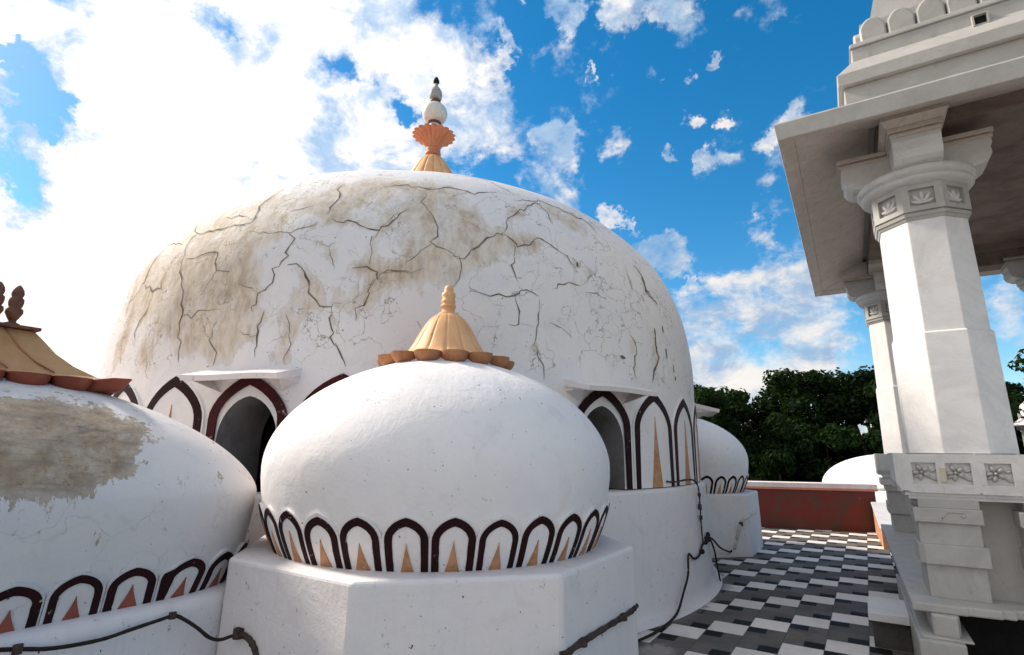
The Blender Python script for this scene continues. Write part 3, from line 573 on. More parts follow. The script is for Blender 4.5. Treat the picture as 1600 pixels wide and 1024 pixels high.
for i, v in enumerate(sh.data.vertices):
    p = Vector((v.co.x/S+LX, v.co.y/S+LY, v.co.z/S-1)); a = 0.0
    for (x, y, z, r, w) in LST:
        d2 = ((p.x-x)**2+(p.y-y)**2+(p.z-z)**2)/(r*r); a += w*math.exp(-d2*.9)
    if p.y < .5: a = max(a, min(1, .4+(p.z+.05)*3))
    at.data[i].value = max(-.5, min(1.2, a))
# band of arches along the straight side and round the corner
def lmap(s0, d0=.05, z0=-.52):        # s along the east side (towards +y), then round the NE corner
    r = LRC-.02; L = 2*(LB-d0-r); b0 = LB-d0
    def f(x, y, off):
        s = s0+x; a = LA-linset(z0+y); b = LB-linset(z0+y)
        if s <= L: px, py, nx_, ny_ = LX+a, LY-(b0-r)+s, 1, 0
        else:
            th = min(math.pi, (s-L)/r); px, py, nx_, ny_ = LX+a-r+r*math.cos(th), LY+b-r+r*math.sin(th), math.cos(th), math.sin(th)
            if s-L > math.pi/2*r: px, py, nx_, ny_ = LX+a-r-((s-L)-math.pi/2*r), LY+b, 0, 1
        return (px+nx_*off, py+ny_*off, z0+y)
    return f
# arch right-hand legs measured at y = .88, 1.03, 1.195 on the side wall
for k in range(-4, 10):
    yy = .805+.157*k; relief(lmap(yy-(LY-(LB-.05-(LRC-.02)))), .071, .07, .131, .0245, .2, vault, spear=(.026, .073), ow=.012, wob=.02, mats=('whitewash_left', 'black_maroon_paint', 'red_ochre_paint'), rim=.006)
m = MB(); lv = [(.08, -.516), (.035, -.519), (.0, -.526), (-.015, -.54), (-.022, -.565), (-.022, -.62), (-.024, -1.004)]
m.loft([[(x, y, z) for x, y in rrect(d_, LRC-d_*.5, 16)] for d_, z in lv], 0, True, True, True, False)
m.build('plinth', 'whitewash_plinth', vault)
# its tent-like cap with a lip of petals
cap = thing('tent_cap', 'tan tent-shaped cap with a lip of dark red petals on the left dome', 'roof cap', (LX, LY, .24))
def rq(hx, hy, z, n=10, fl=0.0):
    c = [(hx, -hy), (hx, hy), (-hx, hy), (-hx, -hy)]; out = []
    for q in range(4):
        p, s_ = c[q], c[(q+1) % 4]
        for k in range(n): 
            f_ = k/n; bul = fl*math.sin(math.pi*f_); out.append((LX+(p[0]+(s_[0]-p[0])*f_)*(1-bul), LY+(p[1]+(s_[1]-p[1])*f_)*(1-bul), z))
    return out
m = MB(); m.loft([rq(1.165, .64, .262, 12, .04), rq(1.10, .57, .285, 12, .02), rq(1.045, .505, .325, 12), rq(1.0, .45, .375, 12), rq(.965, .41, .43, 12), rq(.94, .385, .462, 12)], 0, False, True, False, True)
m.build('skirt', 'dull_tan_paint', cap)
for k in range(1, 8):
    f_ = -1+2*k/8; ln = [(1.10, .57, .287), (1.045, .505, .327), (1.0, .45, .377), (.965, .41, .432), (.94, .385, .463)]
    m = MB(); m.tube([(LX+a+.001, LY+f_*b, z) for a, b, z in ln], .0035, 5); m.build('seam', 'brown_ochre_paint', cap)
ny = 8
for k in range(ny):
    yy = LY-.54+1.08*(k+.5)/ny; scallop_petal(cap, 'red_brown_paint', (LX+1.155, yy, .268), 0, .069, .055, .066, 0)
for k in range(15):
    xx = LX-1.1+2.2*(k+.5)/15
    for sg in (-1, 1): scallop_petal(cap, 'red_brown_paint', (xx, LY+sg*.63, .268), sg*math.pi/2, .072, .055, .062, 0)
for sx, sy in ((1, 1), (1, -1)):
    m = MB(); c_ = Vector((LX+sx*1.13, LY+sy*.585, .268)); 
    A_ = [c_+Vector((sx*.02, -sy*.07, 0)), c_+Vector((sx*.085, sy*.00, .012)), c_+Vector((sx*.08, sy*.085, .016)), c_+Vector((sx*.0, sy*.085, .012)), c_+Vector((-sx*.07, sy*.02, 0))]
    B_ = [p*1.0+Vector((-sx*.03, -sy*.03, -.055)) for p in A_]
    m.loft([[tuple(p) for p in A_], [tuple(p) for p in B_]], 0, False, True, True, True); m.build('corner_petal', 'red_brown_paint', cap, bevel=.01)
m = MB(); m.box(LX-.965, LX+.965, LY-.40, LY+.40, .464, .478); m.build('top_slab', 'dark_terracotta', cap, bevel=.003)
spots = [(-2.885, .700), (-2.885, .638), (-2.885, .56), (-2.885, .40), (-3.5, .70), (-4.1, .70)]
sp_l = ['dark terracotta spike nearest the corner of the left dome\'s tan cap', 'dark terracotta spike cut by the photo\'s left edge, beside the corner spike']
for k, (x, y) in enumerate(spots[:2]):
    s_ = thing('spike_finial', sp_l[k], 'finial', (x, y, .478), 'terracotta spikes on the left dome')
    m = MB(); m.lathe(x, y, [(.020, .478), (.026, .483), (.026, .49), (.014, .495), (.013, .503)], 20); m.build('foot', 'dark_terracotta', s_)
    m = MB(); m.lathe(x, y, [(.012, .50), (.020, .515), (.029, .535), (.027, .55), (.019, .555), (.023, .565), (.025, .578), (.024, .592), (.017, .600), (.019, .606), (.021, .615), (.018, .63), (.010, .645), (.003, .653)], 24, 0, True, lambda th, r, z: 1+.05*math.cos(th*6)); m.build('shaft', 'dark_terracotta', s_)
# ================================================================== marble pavilion on the right
PO = Vector((.115, 3.38, 0)); PA = R(.9)
def px(v):
    d = v-PO; return Vector((PO.x+d.x*math.cos(PA)-d.y*math.sin(PA), PO.y+d.x*math.sin(PA)+d.y*math.cos(PA), v.z))
pav = thing('marble_pavilion', 'grey-white marble pavilion with carved octagonal pillars and a deep sloping eave', 'pavilion', (.115, 3.38, -1))
def pb(m, name, mat='marble', parent=None, bevel=.004, seg=2):
    par = parent or pav; return m.build(name, mat, par, origin=pav['_o'], bevel=bevel, seg=seg, xf=px)
def face_panel(m, O, ex, en, w, h, pw, ph, dep, wall=True):
    # frame with a sunk panel on a plane: O centre, ex along, en outward normal, up = z
    uz = Vector((0, 0, 1)); P = lambda a, b, d: tuple(O+ex*a+uz*b+en*d)
    o_ = [P(-w/2, -h/2, 0), P(w/2, -h/2, 0), P(w/2, h/2, 0), P(-w/2, h/2, 0)]
    i_ = [P(-pw/2, -ph/2, 0), P(pw/2, -ph/2, 0), P(pw/2, ph/2, 0), P(-pw/2, ph/2, 0)]
    b_ = [P(-pw/2, -ph/2, -dep), P(pw/2, -ph/2, -dep), P(pw/2, ph/2, -dep), P(-pw/2, ph/2, -dep)]
    m.add(o_+i_+b_, [[0, 1, 5, 4], [1, 2, 6, 5], [2, 3, 7, 6], [3, 0, 4, 7], [4, 5, 9, 8], [5, 6, 10, 9], [6, 7, 11, 10], [7, 4, 8, 11], [8, 9, 10, 11]])
def blob(m, c, ax, bx, cx_, n=10, k=4):
    rings = []
    for a in range(k+1):
        ph = math.pi/2*a/k; rr = math.cos(ph) if a < k else .02
        rings.append([tuple(c+ax*rr*math.cos(2*math.pi*q/n)+bx*rr*math.sin(2*math.pi*q/n)+cx_*math.sin(ph)) for q in range(n)])
    m.loft(rings, 0, True, True, False, True)
def flower(m, O, ex, en, s, kind=0):
    uz = Vector((0, 0, 1))
    if kind == 0:     # rosette with long leaf
        for k in range(5):
            a = R(40+72*k); d = ex*math.cos(a)+uz*math.sin(a); t_ = uz*math.cos(a)-ex*math.sin(a)
            blob(m, O+d*s*.27-ex*s*.12+uz*s*.04, d*s*.20, t_*s*.13, en*s*.17)
        blob(m, O-ex*s*.12+uz*s*.04, ex*s*.09, uz*s*.09, en*s*.22)
        for a, l in ((-38, .62), (20, .45), (205, .5)):
            d = ex*math.cos(R(a))+uz*math.sin(R(a)); t_ = uz*math.cos(R(a))-ex*math.sin(R(a)); blob(m, O+d*s*.42, d*s*l*.4, t_*s*.085, en*s*.13)
    else:             # palmette: five leaves fanning from a stem
        b = O-uz*s*.36
        for a, l in ((90, .8), (55, .78), (125, .78), (20, .62), (160, .62)):
            d = ex*math.cos(R(a))+uz*math.sin(R(a)); t_ = uz*math.cos(R(a))-ex*math.sin(R(a)); blob(m, b+d*s*l*.52, d*s*l*.44, t_*s*.11, en*s*.15)
        blob(m, b+uz*s*.05, ex*s*.2, uz*s*.08, en*s*.16); blob(m, b+uz*s*.34, ex*s*.1, uz*s*.1, en*s*.2)
EX, EY = Vector((1, 0, 0)), Vector((0, 1, 0))
# --- base slabs
m = MB(); m.box(.103, .268, 3.165, 4.7, -1.003, -.785); m.box(.118, .30, 3.20, 4.6, -.786, -.776); pb(m, 'lower_slab', 'grey_marble', bevel=.009)
m = MB(); m.prism([(.165, 3.235), (.255, 3.222), (.268, 3.27), (.262, 3.5), (.165, 3.5)], -.779, -.690); pb(m, 'support_block', 'grey_marble', bevel=.008)
m = MB(); m.prism([(.100, 3.262), (.30, 3.262), (.31, 3.275), (.42, 3.28), (.43, 3.30), (.47, 3.295), (.475, 3.33), (3.2, 3.34), (3.2, 6.6), (.100, 6.6)], -.690, -.652); pb(m, 'upper_slab', 'grey_marble', bevel=.007)
m = MB(); m.box(.30, 3.1, 3.62, 6.5, -1.002, -.692); m.box(.165, .32, 4.6, 6.5, -1.002, -.692); pb(m, 'hollow_shade', 'dark_gap', bevel=0)  # near-black box: the shade of the hollow under the slab, as colour
m = MB()
for k in range(60):
    x = random.uniform(.28, 1.2); y = random.uniform(3.1, 3.6); s_ = random.uniform(.008, .03); c_ = Vector((x, y, -1.0+s_*.3))
    blob(m, c_, Vector((s_*random.uniform(.7, 1.4), 0, 0)), Vector((0, s_*random.uniform(.7, 1.4), 0)), Vector((0, 0, s_)), 7, 3)
o = pb(m, 'rubble', 'brown_rubble', bevel=0); o['kind'] = 'stuff'
# --- wall below the bench ledge with projecting piers
for y0, y1 in ((3.52, 3.80), (6.10, 6.40)): m = MB(); m.box(.19, 3.1, y0, y1, -.655, -.19); pb(m, 'base_wall', 'grey_marble', bevel=0)
def pier(x0, x1, y0, y1, name='base_pier', scroll=True):
    m = MB(); m.box(x0+.018, x1-.012, y0+.022, y1, -.653, -.500)
    m.prism([(x0+.02, y0), (x1+.006, y0), (x1+.006, y1), (x0-.004, y1), (x0-.004, y0+.022)], -.503, -.412)
    m.box(x0+.008, x1-.010, y0+.010, y1, -.414, -.312)
    m.prism([(x0-.004, y0-.006), (x1+.004, y0-.006), (x1+.004, y1), (x0-.004, y1)], -.314, -.246)
    m.prism([(x0+.02, y0+.001), (x1-.002, y0+.001), (x1-.002, y1), (x0+.02, y1)], -.247, -.205)
    p = pb(m, name, 'grey_marble', bevel=.004)  # base piers take the greyer marble, darker than the ledge
    if scroll:      # carved scroll line on the upper block
        m = MB(); pts = []
        for k in range(9): a = R(-90+22*k*.9); pts.append(Vector((x0+.075+.035*math.cos(a), y0-.007, -.278+.030*math.sin(a))))
        pts = [Vector((x0+.01, y0-.007, -.309)), Vector((x0+.05, y0-.007, -.308))]+pts[1:5]+[Vector((x0+.13, y0-.007, -.262)), Vector((x0+.19, y0-.007, -.262))]
        m.tube(smooth_pts(pts, 3), .0035, 6); blob(m, Vector((x1-.07, y0-.006, -.278)), EX*.010, Vector((0, 0, .010)), -EY*.006)
        m.build('scroll_carving', 'grey_marble', p, origin=pav['_o'], xf=px)
    return p
pier(.170, .425, 3.392, 3.64); pier(.560, .815, 3.392, 3.64); pier(.95, 1.20, 3.392, 3.64, scroll=False); pier(1.34, 1.6, 3.392, 3.64, scroll=False)
pier(.165, .425, 6.02, 6.42, scroll=False); pier(.560, .815, 6.02, 6.40, scroll=False)
# --- bench ledge with sunk flower panels
m = MB(); L0x, L1x, L0y, L1y = .115, 3.2, 3.38, 3.84; zt_, zb_ = .012, -.172
m.add([(L0x, L0y, zt_), (L1x, L0y, zt_), (L1x, L1y, zt_), (L0x, L1y, zt_)], [[0, 1, 2, 3]])
m.add([(L0x+.02, L0y, zb_), (L1x, L0y, zb_), (L1x, L1y, zb_), (L0x+.02, L1y, zb_)], [[3, 2, 1, 0]])
cx_ = [.233, .366, .512, .668]+[.668+.15*k for k in range(1, 16)]
xs = [L0x]+[(cx_[k]+cx_[k+1])/2 for k in range(len(cx_)-1)]+[L1x]
fl = []
for k, c_ in enumerate(cx_):
    a, b = xs[k], xs[k+1]; pw = .096; O_ = Vector((c_, L0y, -.083))
    # stile pieces left and right of the square cell
    w_ = 2*min(c_-a, b-c_)-.0005
    face_panel(m, O_, EX, -EY, w_, zt_-zb_, min(pw, w_-.02), .100, .016)
    # adjust heights: cell is centred on -.083
    if c_-w_/2 > a+.001: m.add([(a, L0y, zb_+.003), (c_-w_/2, L0y, zb_+.003), (c_-w_/2, L0y, zt_), (a, L0y, zt_)], [[0, 1, 2, 3]])
    if c_+w_/2 < b-.001: m.add([(c_+w_/2, L0y, zb_+.003), (b, L0y, zb_+.003), (b, L0y, zt_), (c_+w_/2, L0y, zt_)], [[0, 1, 2, 3]])
    fl.append((O_+EY*.015, EX, -EY))
m.add([(L0x, L0y, -.132), (L0x, L1y, -.132), (L0x, L1y, zt_), (L0x, L0y, zt_)], [[0, 1, 2, 3]]); m.add([(L0x, L1y, zb_), (L1x, L1y, zb_), (L1x, L1y, zt_), (L0x, L1y, zt_)], [[0, 1, 2, 3]])
m.add([(L0x, L0y, -.132), (L0x, L1y, -.132), (L0x+.02, L1y, zb_), (L0x+.02, L0y, zb_)], [[0, 1, 2, 3]])
m.add([(L0x, L0y+.0, -.132), (L0x+.02, L0y, zb_), (L0x, L0y, zb_+.002)], [[0, 1, 2]])
m.box(L0x+.03, L1x, L0y+.012, L1y, -.190, -.171); m.box(L0x+.042, L1x, L0y+.02, L1y, -.206, -.189)
led = pb(m, 'bench_ledge', 'marble', bevel=0)
m = MB(); m.ext_x([(5.96, .012), (5.96, -.13), (5.985, -.172), (6.45, -.172), (6.45, .012)], .115, 3.2); m.box(.15, 3.2, 5.985, 6.44, -.19, -.171); m.box(.16, 3.2, 6.0, 6.43, -.206, -.189)
m.box(.13, .46, 6.0, 6.42, -.26, -.2055); pb(m, 'rear_ledge', 'marble', bevel=.004)
for k, (O_, ex, en) in enumerate(fl):
    if k > 12 and ex.x == 1: continue
    m = MB(); flower(m, O_, ex, en, .088, 0); m.build('carved_flower', 'grey_marble', led, origin=pav['_o'], xf=px)
m = MB(); m.box(.292, .316, 3.372, 3.381, -.125, -.055); m.build('putty_patch', 'beige_putty', led, origin=pav['_o'], bevel=.003, xf=px)
# --- pillars
def octo(cx, cy, ap):
    t_ = ap*math.tan(math.pi/8); return [(cx+x, cy+y) for x, y in [(-t_, -ap), (t_, -ap), (ap, -t_), (ap, t_), (t_, ap), (-t_, ap), (-ap, t_), (-ap, -t_)]]
def pillar(cx, cy, label=None):
    e = bpy.data.objects.new('pillar', None); C.objects.link(e); e.parent = pav; e.location = ((px(Vector((cx, cy, 0)))-PO)*S); e.location.z = 1.01*S; e['_o'] = tuple(px(Vector((cx, cy, .01)))); e.empty_display_size = .1
    if label: e['label'] = label
    def q(m, name, mat='marble', bevel=.004): return m.build(name, mat, e, origin=e['_o'], bevel=bevel, xf=px)
    m = MB(); m.prism(octo(cx, cy, .214), .008, .615, 0, octo(cx, cy, .209)); m.prism(octo(cx, cy, .209), .614, .622, 0, octo(cx, cy, .199)); q(m, 'lower_shaft', 'pillar_marble')
    m = MB(); m.prism(octo(cx, cy, .198), .618, 1.235, 0, octo(cx, cy, .192)); q(m, 'upper_shaft', 'pillar_marble')
    m = MB(); m.prism(octo(cx, cy, .196), 1.228, 1.245, 0, octo(cx, cy, .204)); m.prism(octo(cx, cy, .208), 1.2455, 1.262, 0, octo(cx, cy, .212)); m.prism(octo(cx, cy, .203), 1.262, 1.272)
    ap = .214; t2 = 2*ap*math.tan(math.pi/8); col_ = []
    for k in range(8):
        a = -math.pi/2+k*math.pi/4; en = Vector((math.cos(a), math.sin(a), 0)); ex = Vector((-math.sin(a), math.cos(a), 0))
        O_ = Vector((cx, cy, 1.348))+en*ap; face_panel(m, O_, ex, en, t2, .152, t2*.62, .098, .020); col_.append((O_-en*.019, ex, en))
    m.add([(x, y, 1.272) for x, y in octo(cx, cy, ap)], [list(range(8))]); m.add([(x, y, 1.424) for x, y in octo(cx, cy, ap)], [list(range(8))])
    cc = q(m, 'carved_collar', 'grey_marble', 0)
    for (O_, ex, en) in col_:
        if ex.x > -.8: m = MB(); flower(m, O_, ex, en, .096, 1); q(m, 'palmette_carving', 'marble', 0)
    m = MB(); m.lathe(cx, cy, [(.20, 1.418), (.225, 1.424), (.25, 1.436), (.262, 1.450), (.262, 1.458), (.250, 1.463), (.268, 1.470), (.276, 1.482), (.276, 1.505), (.262, 1.516), (.16, 1.524)], 72); q(m, 'ring_moulding', 'marble', 0)
    m = MB(); hw_ = .106
    pr = [(-.34, 1.655), (-.345, 1.625), (-.335, 1.60), (-.338, 1.565), (-.322, 1.535), (-.295, 1.515), (-.262, 1.508), (-.24, 1.497), (-.16, 1.497), (0, 1.497)]
    full = pr+[(-x, z) for x, z in pr[::-1][1:]]
    m.ext_x([(cy+a, z) for a, z in full], cx-hw_, cx+hw_)
    m.ext_y([(cx+a, z+.0005) for a, z in full], cy-hw_+.001, cy+hw_-.001)
    q(m, 'bracket_capital', 'marble', .004)
    m = MB()
    for (g_, z0, z1) in ((.006, 1.6535, 1.672), (-.004, 1.672, 1.680), (.012, 1.680, 1.706)):
        m.box(cx-hw_-g_, cx+hw_+g_, cy-.345-g_, cy+.345+g_, z0, z1); m.box(cx-.345-g_, cx+.345+g_, cy-hw_-g_+.001, cy+hw_+g_-.001, z0+.0006, z1-.0006)
    sq = lambda a, b: [(cx-a, cy-b), (cx+a, cy-b), (cx+a, cy+b), (cx-a, cy+b)]
    m.prism(sq(hw_+.018, .355), 1.7062, 1.745, 0, sq(hw_+.042, .385)); m.prism(sq(hw_+.030, .372), 1.7452, 1.82)
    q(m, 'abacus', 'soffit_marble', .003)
    return e
pillar(.410, 3.605); pillar(.410, 6.205); pillar(1.62, 3.605); pillar(1.62, 6.205); pillar(2.83, 3.605); pillar(2.83, 6.205)
# --- beams, ceiling and eave
m = MB()
for y in (3.605, 6.205): m.box(.27, 2.97, y-.14, y+.14, 1.78, 1.93)
for x in (.41, 1.62, 2.83): m.box(x-.139, x+.139, 3.60, 6.20, 1.781, 1.931)
for x0, x1 in ((.62, 1.41), (1.83, 2.62)): m.box(x0-.3, x1+.3, 6.205-.10, 6.205+.10, 1.66, 1.779)
pb(m, 'beams', 'shaded_marble', bevel=.003)
m = MB(); m.box(.28, 2.96, 3.62, 6.19, 1.845, 1.96); pb(m, 'ceiling', 'shaded_marble', bevel=0)
E_ = [-.225, 3.465, 3.04, 6.62]; rc_ = lambda d, z: [(E_[0]+d, E_[2]+d, z), (E_[1]-d, E_[2]+d, z), (E_[1]-d, E_[3]-d, z), (E_[0]+d, E_[3]-d, z)]
def dens(r, n=26):
    out = []
    for q in range(4):
        p, s_ = Vector(r[q]), Vector(r[(q+1) % 4])
        for k in range(n):
            v = p+(s_-p)*k/n; w_ = .0022*nz(v.x*4, v.y*4, v.z, 2.0) if k else 0; out.append((v.x, v.y, v.z+w_))
    return out
m = MB(); m.loft([dens(rc_(.42, 1.925)), dens(rc_(.0, 1.795)), dens(rc_(-.004, 1.785)), dens(rc_(.006, 1.697)), dens(rc_(.012, 1.695)), dens(rc_(.082, 1.722)), dens(rc_(.086, 1.730)), dens(rc_(.46, 1.872))], 0, False)
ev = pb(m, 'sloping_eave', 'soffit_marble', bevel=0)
# top and fascia are paler than the weathered soffit
ev.data.materials.append(MATS['grey_marble'])
for p in ev.data.polygons:
    if p.index < 26*4*3: p.material_index = 1
# --- parapet tiers above the eave
def tier(x0, y0, z0, z1, dx=0, dy=0, name='upper_wall', mat='grey_marble', bevel=.005):
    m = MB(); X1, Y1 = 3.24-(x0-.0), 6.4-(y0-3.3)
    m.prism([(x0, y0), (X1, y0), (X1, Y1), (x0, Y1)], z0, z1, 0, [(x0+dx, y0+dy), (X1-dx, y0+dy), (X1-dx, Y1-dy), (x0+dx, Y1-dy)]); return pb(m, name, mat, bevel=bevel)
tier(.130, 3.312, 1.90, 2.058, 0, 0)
tier(.104, 3.280, 2.058, 2.136, 0, 0, 'cornice', 'grey_marble')
tier(.108, 3.284, 2.136, 2.25, .085, .085, 'weathered_slope', 'grey_marble', .002)
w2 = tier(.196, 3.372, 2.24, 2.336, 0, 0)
tier(.188, 3.362, 2.336, 2.368, .004, .004, 'string_course', 'grey_marble', .006)
tier(.262, 3.436, 2.36, 2.53, 0, 0, 'merlon_backing', 'grey_marble', 0)
tier(.31, 3.48, 2.53, 3.6, .25, .25, 'spire_body', 'grey_marble', 0)
def merlon(mp, w, h):
    m = MB(); n = 10; xs = [w*math.sin(-math.pi/2+math.pi*k/n) for k in range(n+1)]
    out = [(-w, 0)]+[(x, .62*h+.38*h*(1-(abs(x)/w)**2.4)) for x in xs]+[(w, 0)]
    m.loft([[mp(x, y, .0) for x, y in out], [mp(x, y, .03) for x, y in out], [mp(x*.86, y*.93, .036) for x, y in out]], 0, False, True, True, False)
    m.add([mp(x*.86, y*.93, .036) for x, y in out], [list(range(len(out)))], 0, False)
    return m
for k in range(18):
    x = .318+.136*k; mm_ = merlon(lambda a, b, d, x=x: (x+a, 3.436-d, 2.368+b), .064, .165); pb(mm_, 'lotus_merlon', 'grey_marble', bevel=.003)
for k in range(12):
    y = 3.51+.118*k; mm_ = merlon(lambda a, b, d, y=y: (.262-d, y+a, 2.368+b), .057, .145); pb(mm_, 'lotus_merlon', 'grey_marble', bevel=.003)
m = MB(); X0, X1_, Z0, Z1_ = .748, .800, 2.226, 2.288
m.box(X0-.008, X0, 3.345, 3.372, Z0, Z1_+.008); m.box(X1_, X1_+.008, 3.345, 3.372, Z0, Z1_+.008); m.box(X0, X1_, 3.345, 3.372, Z1_, Z1_+.007)
m.box(X0, X1_, 3.366, 3.371, Z0, Z1_, 1)  # near-black back plate paints the shade inside the hole
m.build('spout_hole', ['grey_marble', 'dark_gap'], pav, origin=pav['_o'], xf=px)
# --- loose marble step
st = thing('marble_step', 'square white marble step block standing on the chequered tiles', 'step', (0, 3.9, -1))
m = MB(); m.box(-.084, .098, 3.695, 4.095, -.862, -.820); m.build('tread', 'pillar_marble', st, bevel=.004)
m = MB(); m.box(-.072, .096, 3.735, 4.085, -1.002, -.8625); m.build('riser', 'dark_riser', st, bevel=.004)
# ================================================================== red parapet and orange side wall
d_ = Vector((1.412, .435, 0)).normalized(); n_ = Vector((-d_.y, d_.x, 0)); P0 = Vector((-1.4, 8.565, 0))
def along(a, b): v = P0+d_*a+n_*b; return (v.x, v.y)
pw_ = thing('red_parapet', 'low dark red parapet wall at the end of the terrace', 'wall', (-1.4, 8.565, -1))
m = MB(); m.prism([along(-3.5, 0), along(1.52, 0), along(1.52, .28), along(-3.5, .28)], -1.003, -.478); m.build('wall_face', 'red_wall_paint', pw_, bevel=.004)
m = MB(); m.prism([along(-3.52, -.012), along(1.55, -.020), along(1.55, .30), along(-3.52, .30)], -.478, -.450, 0); m.prism([along(-3.52, -.016), along(1.55, -.016), along(1.55, .30), along(-3.52, .30)], -.4498, -.388, 1); m.build('coping', ['sunlit_salmon', 'pink_white_paint'], pw_)  # lower salmon strip: sunlit glow below the coping, put into colour
ow_ = thing('orange_side_wall', 'low orange side wall with a sloping white cap beside the pavilion', 'wall', (.1, 8.2, -1))
m = MB(); A1 = [(.056, 7.45), (.24, 7.45), (.24, 8.95), (.0, 8.95)]
m.add([(x, y, -1.003) for x, y in A1]+[(.056, 7.45, -.80), (.24, 7.45, -.80), (.24, 8.95, -.63), (.0, 8.95, -.63)], [[0, 1, 5, 4], [1, 2, 6, 5], [2, 3, 7, 6], [3, 0, 4, 7], [4, 5, 6, 7], [3, 2, 1, 0]]); m.build('wall_face', 'orange_plaster', ow_, bevel=.003)
m = MB(); A2 = [(.046, 7.43), (.25, 7.43), (.25, 8.95), (-.012, 8.95)]; zz = (-.80, -.80, -.63, -.63)
m.add([(x, y, z+.001) for (x, y), z in zip(A2, zz)]+[(x, y, z+.022) for (x, y), z in zip(A2, zz)], [[0, 1, 5, 4], [1, 2, 6, 5], [2, 3, 7, 6], [3, 0, 4, 7], [4, 5, 6, 7], [3, 2, 1, 0]]); m.build('white_cap', 'marble', ow_, bevel=.004)
# ================================================================== cables and pipes
def wire(name, label, cat, pts, r, mat, group=None, clips=(), wob=.06, k=5):
    t = thing(name, label, cat, pts[0], group); m = MB(); m.tube(smooth_pts(pts, k), r, 8, 0, wob); m.build('wire', mat, t)
    for (c, rr, l) in clips:
        m = MB(); c = Vector(c); m.lathe(c.x, c.y, [(rr, c.z-l), (rr, c.z+l)], 10, 0, False); m.build('clip', 'rusty_pipe', t)
    return t
wire('power_cable', 'black cable running along the left dome\'s plinth and sagging to the foreground plinth', 'cable',
     [(-2.048, .45, -.50), (-2.048, .56, -.527), (-2.048, .66, -.550), (-2.048, .745, -.570), (-2.048, .86, -.578), (-2.048, .942, -.570), (-2.048, 1.036, -.560), (-2.046, 1.075, -.557), (-2.03, 1.105, -.575), (-2.01, 1.14, -.605), (-1.99, 1.175, -.640), (-1.98, 1.21, -.654), (-1.965, 1.245, -.648), (-1.935, 1.258, -.644)], .006, 'black_cable',
     clips=[((-2.048, 1.07, -.556), .012, .010), ((-2.046, .66, -.550), .012, .012)])
wire('corroded_pipe', 'short brown curved pipe turning down on the foreground plinth\'s left face', 'pipe',
     [(-1.965, 1.262, -.636), (-1.93, 1.256, -.640), (-1.89, 1.256, -.645), (-1.86, 1.256, -.660), (-1.838, 1.256, -.683), (-1.828, 1.256, -.72), (-1.826, 1.256, -.80), (-1.826, 1.257, -.99)], .010, 'rusty_pipe', clips=[((-1.95, 1.258, -.640), .020, .016)], wob=.12)
wire('rusty_conduit', 'rusty brown conduit clamped across the foreground plinth\'s right face', 'pipe',
     [(-.905, 1.60, -.66), (-.905, 1.736, -.652), (-.903, 1.821, -.645), (-.903, 1.95, -.645), (-.903, 2.063, -.647), (-.903, 2.222, -.650), (-.903, 2.358, -.650), (-.915, 2.45, -.650)], .0105, 'rusty_pipe', clips=[((-.903, 1.88, -.645), .018, .012), ((-.903, 2.26, -.650), .018, .012), ((-.905, 1.75, -.652), .018, .012)], wob=.16)
wire('black_hose', 'black cable looping over the tiles and up the great dome\'s plinth', 'cable',
     [(-.95, 2.46, -.66), (-1.02, 2.62, -.74), (-1.12, 2.85, -.90), (-1.15, 2.98, -.975), (-1.14, 3.10, -.988), (-1.12, 3.144, -.982), (-1.113, 3.25, -.988), (-1.10, 3.42, -.985), (-1.098, 3.58, -.980), (-1.096, 3.68, -.955), (-1.092, 3.786, -.880), (-1.083, 3.88, -.790), (-1.085, 3.915, -.690), (-1.084, 3.95, -.668), (-1.080, 4.02, -.705), (-1.077, 4.10, -.715), (-1.076, 4.20, -.700), (-1.075, 4.26, -.655), (-1.076, 4.36, -.640), (-1.080, 4.45, -.600)], .0075, 'black_cable')
wire('twisted_lead', 'dark knotted lead hanging down the great dome\'s plinth to a black junction', 'cable',
     [(-1.17, 3.80, -.190), (-1.14, 3.88, -.196), (-1.10, 4.0, -.186), (-1.085, 4.15, -.190), (-1.078, 4.23, -.215), (-1.074, 4.262, -.262), (-1.073, 4.27, -.34), (-1.072, 4.25, -.38), (-1.073, 4.275, -.42), (-1.072, 4.25, -.46), (-1.073, 4.27, -.50), (-1.072, 4.265, -.56), (-1.072, 4.28, -.64)], .006, 'rusty_pipe', clips=[((-1.072, 4.262, -.30), .012, .012), ((-1.072, 4.26, -.385), .014, .02), ((-1.072, 4.27, -.46), .012, .014)], wob=.3)
jb = thing('junction_box', 'small black clump of cable joints on the great dome\'s plinth', 'junction', (-1.08, 4.44, -.63))
m = MB()
for c_, s_ in (((-1.074, 4.44, -.628), .026), ((-1.076, 4.46, -.600), .018), ((-1.072, 4.36, -.645), .016), ((-1.072, 4.24, -.69), .02)):
    m.lathe(c_[0], c_[1], [(.004, c_[2]-s_), (s_*.8, c_[2]-s_*.6), (s_, c_[2]), (s_*.75, c_[2]+s_*.6), (.004, c_[2]+s_)], 9, 0, False)
m.build('joint', 'black_cable', jb)
wire('black_lead', 'thin black lead drooping between the junction and the small plinth beyond', 'cable',
     [(-1.08, 4.45, -.61), (-1.14, 4.9, -.70), (-1.22, 5.5, -.85), (-1.235, 5.945, -.945), (-1.222, 5.965, -.935)], .008, 'black_cable')
wire('white_pipe', 'pale bent pipe rising up the small plinth beyond the great dome', 'pipe',
     [(-1.20, 5.99, -.92), (-1.18, 6.01, -.86), (-1.155, 6.035, -.756), (-1.12, 6.07, -.665), (-1.085, 6.105, -.628), (-1.062, 6.20, -.612), (-1.058, 6.49, -.603)], .015, 'pale_pipe', clips=[((-1.13, 6.06, -.69), .018, .02)])
